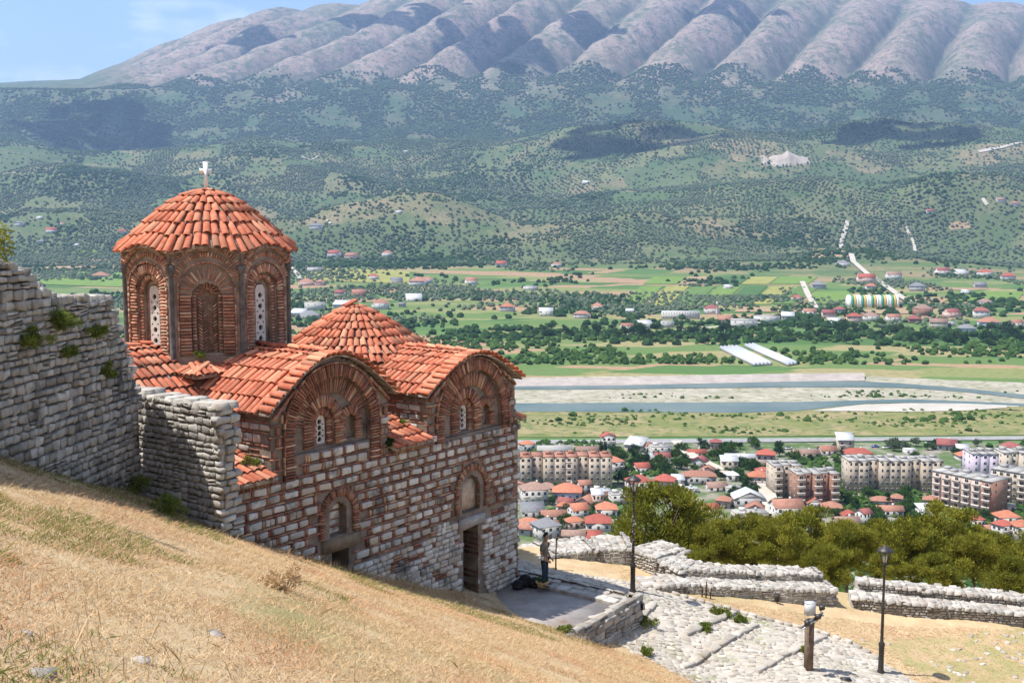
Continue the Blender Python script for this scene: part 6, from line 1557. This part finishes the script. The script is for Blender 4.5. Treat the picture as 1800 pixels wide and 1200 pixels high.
def tree(P, R, kind, label, group, i, sx=1.0, sz=1.0):
    th = Thing('cypress_tree' if kind == 'cypress' else 'garden_tree', label, 'tree', P, group); cm, tm = TV[kind][i % len(TV[kind])]
    for nm, me in (('crown', cm), ('trunk', tm)):
        o = link(nm, me, th.o); o.location = (0, 0, R * sz * 1.05); o.scale = (R * sx, R * sx, R * sz); o.rotation_euler = (0, 0, i * 2.4)
rr = random.Random(21); n_t = 0; USED = {}
def nick(l):
    for w in (' with ', ' beside ', ' behind ', ' in front ', ' in the ', ' above ', ' near ', ' next ', ' below ', ' tucked ', ' right of ', ' left of ', ' by ', ' just ', ' cut ', ' joined ', ' turned ', ' between ', ' before '):
        pass
    return ' '.join(l.split()[:8]).rstrip(',')
NICK = [(u, vb, w_, nick(l)) for (u, vb, w_, h_, l, *_) in HS] + [(985, 858, 182, 'long beige block next to the church'), (1384, 876, 50, 'rear wing of the brown brick block'), (1437, 892, 76, 'brown brick block with loggias'), (1573, 866, 165, 'long grey beige block'), (1688, 896, 66, 'balconied block turned end on'), (1730, 852, 46, 'lilac block'), (1800, 892, 80, 'tan block at the frame edge')]
OCC = [(u, vb, w_) for (u, vb, w_, *_) in HS] + FB + [(985, 858, 182), (1384, 876, 50), (1437, 892, 76), (1573, 866, 165), (1688, 896, 66), (1730, 852, 46), (1800, 892, 80)]
def try_tree(u, v, rp_, kind, zone):
    global n_t
    for hu, hv, hw in OCC:
        if abs(u - hu) < hw / 2 + (3 if hw > 45 else -4) and -4 < hv - v < 14 and zone == 'town': return
    P = at_z(u, v, ZV + .2); s_ = depth(P) / F
    if zone == 'town' and n_t >= 200: return
    if zone == 'town':
        hu, hv, hw, nk = min(NICK, key=lambda q: (q[0] - u) ** 2 / 4 + (q[1] - v) ** 2 * 2)
        rel = 'left of' if u < hu - hw / 2 else ('right of' if u > hu + hw / 2 else ('behind' if v < hv - 5 else 'in front of'))
        sz_ = ('small' if rp_ < 6 else 'large' if rp_ > 8.3 else 'mid sized') + {'broad': ' green', 'darkleaf': ' dark green', 'olive': ' grey green'}[kind]
        lab = f'{sz_} tree {rel} the {nk}'; USED[lab] = USED.get(lab, 0) + 1
        if USED[lab] > 1: lab = lab.replace(' tree ', f" tree, {['', '', 'second', 'third', 'fourth', 'fifth', 'sixth', 'seventh', 'eighth', 'ninth'][min(9, USED[lab])]} {rel if False else ''}".rstrip() + ' ')
        tree(P, rp_ * s_, kind, ' '.join(lab.split()[:16]), 'garden trees of the town', n_t, 1.15)
    else: tree(P, rp_ * s_, kind, 'bushy green tree in the belt across the river', 'trees across the river', n_t, 1.2)
    n_t += 1
for cu, cv, su, sv, n_, kinds in ((1130, 815, 45, 14, 46, 'bd'), (1310, 822, 80, 20, 66, 'bbd'), (1320, 880, 40, 14, 18, 'bd'), (1560, 900, 60, 14, 50, 'bbd'), (1480, 840, 22, 22, 12, 'bd'), (1000, 890, 60, 22, 44, 'b'), (1560, 784, 110, 4, 22, 'bo'), (1660, 820, 30, 15, 10, 'bd'), (1750, 890, 25, 30, 14, 'b'), (970, 862, 60, 6, 8, 'bd'), (1090, 860, 20, 10, 6, 'd'), (1250, 800, 60, 8, 30, 'bd'), (1300, 838, 60, 14, 34, 'bd'), (1570, 893, 55, 8, 40, 'bbd'), (1010, 902, 50, 10, 22, 'b'), (1480, 850, 16, 22, 14, 'bd'), (1420, 800, 60, 6, 16, 'bd'), (1640, 885, 20, 14, 12, 'b'), (1190, 815, 50, 10, 22, 'bd')):
    for i in range(n_):
        u, v = rr.gauss(cu, su), rr.gauss(cv, sv)
        if 912 < u < 1830 and 784 < v < 955: try_tree(u, v, rr.uniform(6, 11), {'b': 'broad', 'd': 'darkleaf', 'o': 'olive'}[rr.choice(kinds)], 'town')
for u, v, sd2 in ((1056, 800, 'left'), (1063, 801, 'right')): P = at_z(u, v, ZV + .2); tree(P, 9 * depth(P) / F, 'cypress', sd2 + ' hand one of two dark slender cypresses behind the beige block', 'two cypresses', 3, .45, 1.5)
for i in range(95):
    u = rr.uniform(1060, 1840) if i > 12 else rr.uniform(930, 1080); v = 590 + rr.gauss(0, 7) + (8 if u > 1600 else 0)
    try_tree(u, v, rr.uniform(5.5, 10), rr.choice(('darkleaf', 'broad', 'darkleaf')), 'river')
# scattered crowns too many to count: orchards, hedges, scrub
def scatter(name, P, S, mat, label, cat, sub=1, seed=0, rough=.35):
    V0, F0 = [], []
    me = bpy.data.meshes.new(name); me.vertices.add(len(P)); me.vertices.foreach_set('co', np.asarray(P, np.float32).ravel())
    a = me.attributes.new('scl', 'FLOAT_VECTOR', 'POINT'); a.data.foreach_set('vector', np.asarray(S, np.float32).ravel())
    r = np.random.default_rng(seed); a = me.attributes.new('rot', 'FLOAT_VECTOR', 'POINT'); a.data.foreach_set('vector', (r.random((len(P), 3)) * np.array([.5, .5, 6.28])).astype(np.float32).ravel())
    me.materials.append(mat); o = link(name, me); tag(o, label, cat, kind='stuff')
    ng = bpy.data.node_groups.new(name, 'GeometryNodeTree'); ng.interface.new_socket('Geometry', in_out='INPUT', socket_type='NodeSocketGeometry'); ng.interface.new_socket('Geometry', in_out='OUTPUT', socket_type='NodeSocketGeometry')
    N_, L_ = ng.nodes, ng.links; gi, go = N_.new('NodeGroupInput'), N_.new('NodeGroupOutput')
    ico = N_.new('GeometryNodeMeshIcoSphere'); ico.inputs['Radius'].default_value = 1; ico.inputs['Subdivisions'].default_value = sub
    sp = N_.new('GeometryNodeSetPosition'); nt = N_.new('ShaderNodeTexNoise'); nt.inputs['Scale'].default_value = 1.7; vm = N_.new('ShaderNodeVectorMath'); vm.operation = 'SUBTRACT'; vm.inputs[1].default_value = (.5, .5, .5); vs = N_.new('ShaderNodeVectorMath'); vs.operation = 'SCALE'; vs.inputs['Scale'].default_value = rough * 4
    L_.new(nt.outputs['Color'], vm.inputs[0]); L_.new(vm.outputs[0], vs.inputs[0]); L_.new(ico.outputs['Mesh'], sp.inputs['Geometry']); L_.new(vs.outputs[0], sp.inputs['Offset'])
    sm = N_.new('GeometryNodeSetMaterial'); sm.inputs['Material'].default_value = mat; L_.new(sp.outputs[0], sm.inputs['Geometry'])
    ip = N_.new('GeometryNodeInstanceOnPoints'); L_.new(gi.outputs[0], ip.inputs['Points']); L_.new(sm.outputs[0], ip.inputs['Instance'])
    for nm, sock in (('scl', 'Scale'), ('rot', 'Rotation')):
        q = N_.new('GeometryNodeInputNamedAttribute'); q.data_type = 'FLOAT_VECTOR'; q.inputs['Name'].default_value = nm; L_.new(q.outputs['Attribute'], ip.inputs[sock])
    L_.new(ip.outputs[0], go.inputs[0]); md = o.modifiers.new('scatter', 'NODES'); md.node_group = ng
    return o
rg_ = np.random.default_rng(77)
def rows(y0, y1, sp, dens_f, smin, smax, lift=.6, jit=.22, smax_s=.52):
    """trees in rows whose direction changes from one parcel to the next"""
    P = []
    cell = 150.0
    for cx in np.arange(-y1 * .54, y1 * .54, cell):
        for cy in np.arange(y0, y1, cell):
            if abs(cx) > cy * .53 + 150: continue
            if rg_.random() < .2: continue
            a = rg_.uniform(0, math.pi); s2 = sp * rg_.uniform(.75, 1.5); n_ = int(cell * .75 / s2)
            gx_, gy_ = np.meshgrid(np.arange(-n_, n_ + 1) * s2, np.arange(-n_, n_ + 1) * s2 * 1.15); gx_ = gx_.ravel() + rg_.normal(0, jit * s2, gx_.size); gy_ = gy_.ravel() + rg_.normal(0, jit * s2 * .6, gy_.size)
            X = cx + cell / 2 + gx_ * math.cos(a) - gy_ * math.sin(a); Y = cy + cell / 2 + gx_ * math.sin(a) + gy_ * math.cos(a)
            k_ = (np.abs(X - cx - cell / 2) < cell / 2) & (np.abs(Y - cy - cell / 2) < cell / 2) & (np.abs(X) < Y * smax_s); P.append(np.stack([X[k_], Y[k_]], 1))
    P = np.concatenate(P); P = P[dens_f(P[:, 0], P[:, 1])]
    z = terrain_z(P[:, 0], P[:, 1]); s_ = rg_.uniform(smin, smax, len(P))
    return np.c_[P, z + s_ * lift], np.stack([s_ * 1.1, s_ * 1.1, s_ * .85], 1)
def dens(f, lo, sc_=260, seed=0): return lambda x, y: fbm(x / sc_ + seed, y / sc_ + seed, 4) + rg_.normal(0, .1, len(x)) > lo
P, S = rows(2250, 4450, 10.0, dens(0, -.24, 240, 3), 1.9, 4.2)
scatter('olive_groves', P, S, MT['olive'], 'grey green olive groves in rows over the hills across the valley', 'olive grove')
def clumps(n_, y0, y1, lo, sc_, seed, smin, smax, powy=1.0, nz_=.13):
    y = y0 + (y1 - y0) * rg_.random(n_) ** powy; x = rg_.uniform(-.53, .53, n_) * y; k_ = fbm(x / sc_ + seed, y / sc_ + seed * 2, 5) + rg_.normal(0, nz_, n_) > lo; x, y = x[k_], y[k_]; s_ = rg_.uniform(smin, smax, len(x))
    return np.c_[x, y, terrain_z(x, y) + s_ * .4], np.stack([s_ * 1.15, s_ * 1.15, s_ * .9], 1)
P, S = clumps(90000, 2150, 4700, .27, 230, 9, 2.5, 5.0)
scatter('hill_woods', P, S, MT['darkleaf'], 'dark green woods and thickets on the hills across the valley', 'woods')
P, S = clumps(16000, 2250, 4500, -9, 200, 4, 1.6, 4.2)
scatter('scattered_trees', P, S, MT['hillscrub'], 'single trees and bushes scattered between the groves on the hills', 'bushes')
P, S = clumps(140000, 4300, 5750, -.06, 110, 15, 2.2, 6.5, nz_=.2)
scatter('foothill_scrub', P, S, MT['hillscrub'], 'dark scrub and hedges on the slopes at the mountain foot', 'scrub')
P, S = rows(1250, 2250, 10.5, dens(0, .06, 170, 6), 2.2, 3.4)
scatter('valley_orchards', P, S, MT['olive'], 'olive orchards between the fields of the valley floor', 'orchard')
n_b = 260; ub = rg_.uniform(1000, 1850, n_b); vb_ = 590 + rg_.normal(0, 7, n_b); Pb = np.array([at_z(u, v, ZV + 1.5) for u, v in zip(ub, vb_)]); sb = rg_.uniform(2.5, 5, n_b)
scatter('river_belt', Pb, np.stack([sb * 1.2, sb * 1.2, sb], 1), MT['darkleaf'], 'dense dark undergrowth of the tree belt across the river', 'undergrowth', 2)
P, S = clumps(9000, 1120, 2250, .2, 120, 31, 2.4, 5); scatter('field_hedges', P, S, MT['darkleaf'], 'hedges and thickets between the valley fields', 'hedge')
# far bank: scrub, orchards
y = rg_.uniform(930, 1240, 5200); x = rg_.uniform(-.3, .54, 5200) * y; k_ = (fbm(x / 70 + 4, y / 60, 4) + rg_.normal(0, .2, 5200) > .06); G_ = [at_z(u, v, ZV)[:2] for u, v in ((1258, 606), (1332, 604), (1412, 648), (1320, 650))]
k_ &= np.array([not inside(a, b, G_) for a, b in zip(x, y)]); x, y = x[k_], y[k_]; s_ = rg_.uniform(1.2, 3.2, len(x)); scatter('riverbank_orchard', np.c_[x, y, np.full(len(x), ZV) + s_ * .5], np.stack([s_ * 1.2, s_ * 1.2, s_ * .85], 1), MT['broad'], 'low orchard trees and bushes on the far river bank', 'bushes')
y = rg_.uniform(612, 830, 5200); x = rg_.uniform(-.1, .56, 5200) * y; k_ = (fbm(x / 45, y / 16, 4) + rg_.normal(0, .12, 5200) > .2) & ((y < 694) | ((y > 742) & (y < 775))); x, y = x[k_], y[k_]; s_ = rg_.uniform(.4, 1.2, len(x)) * np.where(rg_.random(len(x)) < .06, 2, 1); scatter('river_scrub', np.c_[x, y, np.full(len(x), ZV) + s_ * .4], np.stack([s_ * 1.3, s_ * 1.3, s_ * .8], 1), MT['broad'], 'low green scrub on the river meadow and gravel islands', 'scrub')
y = rg_.uniform(330, 590, 9000); x = rg_.uniform(-.3, .54, 9000) * y; k_ = fbm(x / 40 + 8, y / 40, 3) > .12; x, y = x[k_], y[k_]; s_ = rg_.uniform(.6, 1.5, len(x)) * np.where(x < -2, 2.6, 1); scatter('garden_shrubs', np.c_[x, y, np.full(len(x), ZV + .2) + s_ * .4], np.stack([s_ * 1.3, s_ * 1.3, s_ * .9], 1), MT['broad'], 'low garden shrubs filling the town plots', 'shrubs')
# pale quarry heap on the hill
c = hit(1390, 289); s_ = depth(c) / F; m = MB(); rq = random.Random(2)
prof = [(-52, -1), (-44, 4), (-34, 2), (-22, 9), (-10, 12), (-3, 20), (5, 18), (14, 15), (24, 9), (33, 6), (44, 0)]
rgs = []
for k_, f_ in ((-1, .0), (-.5, .7), (0, 1.0), (.6, .6), (1.2, 0)): rgs.append([vec(c[0] + x * s_, c[1] + k_ * 40 + 30, float(terrain_z(c[0] + x * s_, c[1] + k_ * 40 + 30)) - 3 + max(0, z) * s_ * f_ * rq.uniform(.75, 1.2)) for x, z in prof])
for i in range(4):
    for j in range(10): m.face([rgs[i][j], rgs[i][j + 1], rgs[i + 1][j + 1], rgs[i + 1][j]])
o = link('quarry_mound', m.mesh('quarry_mound', pm('quarry_stone', (.33, .28, .23), (.41, .355, .30), .05, .95, 0, 0))); tag(o, 'pale heap of quarried earth on the green hill below the shaded hills', 'mound')
# parked cars and umbrellas are too far to show; a few vans stand on the riverside yard
CARM = {}
def car(u, v, col, lab, yaw=0.0):
    P = at_z(u, v, ZV + .3); th = Thing('parked_car', lab, 'car', P, 'cars parked near the riverside road'); rt = vec(math.cos(yaw), math.sin(yaw), 0); ot = vec(-rt[1], rt[0], 0)
    m = MB(); q = lambda a, b, z: P + rt * a + ot * b + UP * z
    m.tube_rings([[q(a * x, b * y, z) for a, b in ((-1, -1), (1, -1), (1, 1), (-1, 1))] for x, y, z in ((2.1, .85, .35), (2.15, .9, .7), (2.0, .86, .95))]); th.part('body', m, plain('car_' + lab.split()[0], col, .35))
    m = MB(); m.tube_rings([[q(a * x - .2, b * y, z) for a, b in ((-1, -1), (1, -1), (1, 1), (-1, 1))] for x, y, z in ((1.35, .82, .95), (1.0, .7, 1.45))]); th.part('cabin', m, MT['glass'])
    for a in (-1.3, 1.3):
        for b in (-.8, .8): m = MB(); m.tube([q(a, b - .1, .33), q(a, b + .1, .33)], .33, 10); th.part('wheel', m, MT['iron'])
for u, v, c, lab, yw in ((1386, 789, (.6, .6, .6), 'silver car parked by trees near the riverside road', .3), (1538, 786, (.05, .12, .35), 'blue car under trees in the riverside yard', 0), (1558, 788, (.65, .65, .64), 'white car in the middle of the riverside yard', .2), (1634, 780, (.5, .52, .55), 'grey car by the riverside road near the yellow trees', 0), (1745, 902, (.6, .6, .6), 'pale car parked below the brown end wall', .4), (1524, 866, (.02, .02, .025), 'black car before the long grey block', 0)):
    car(u, v, c, lab, yw)

# ------------------------------------------------------------------ clouds high over the hills (their shadows lie on the slopes) and the summer haze
cloud_mat = NT('cloud').done((.85, .85, .86), 1.0, 0)
def cloud(u, v, wx, wy, zc, seed):
    G = hit(u, v); S_ = np.array(SUNV); C = G + S_ * ((zc - G[2]) / S_[2]); r = random.Random(seed); m = MB()
    for i in range(30):
        a, q = r.uniform(0, 6.28), math.sqrt(r.random()); c = C + vec(math.cos(a) * q * wx, math.sin(a) * q * wy, r.uniform(-40, 60)); R = r.uniform(.12, .36)
        m.tube_rings([[c + vec(math.cos(b) * f_ * wx * R, math.sin(b) * f_ * wy * R, z * 90) for b in np.linspace(0, 6.283, 17)[:-1]] for z, f_ in ((-1, .5), (-.5, .9), (0, 1), (.6, .75), (1, .3))])
    struct('cloud', m.mesh('cloud', cloud_mat, smooth=True))
for i, (u, v, wx, wy) in enumerate(((1110, 248, 290, 130), (1590, 240, 260, 150), (860, 70, 260, 380), (1040, 55, 150, 200), (430, 60, 260, 200), (170, 236, 330, 260), (700, 20, 420, 200), (1290, 15, 260, 160))):
    cloud(u, v, wx, wy, 2600, i)
m = MB(); m.abox(-9000, 9000, -350, 12000, ZV - 3.5, 1900)
t = NT('haze_air'); t.n.remove(t.bsdf); pv = t.n.new('ShaderNodeVolumePrincipled'); pv.inputs['Color'].default_value = (.42, .62, 1, 1); pv.inputs['Density'].default_value = 8e-5; pv.inputs['Anisotropy'].default_value = .25
t.l.new(pv.outputs[0], t.out.inputs['Volume']); struct('haze', m.mesh('haze', t.mat), 'stuff')
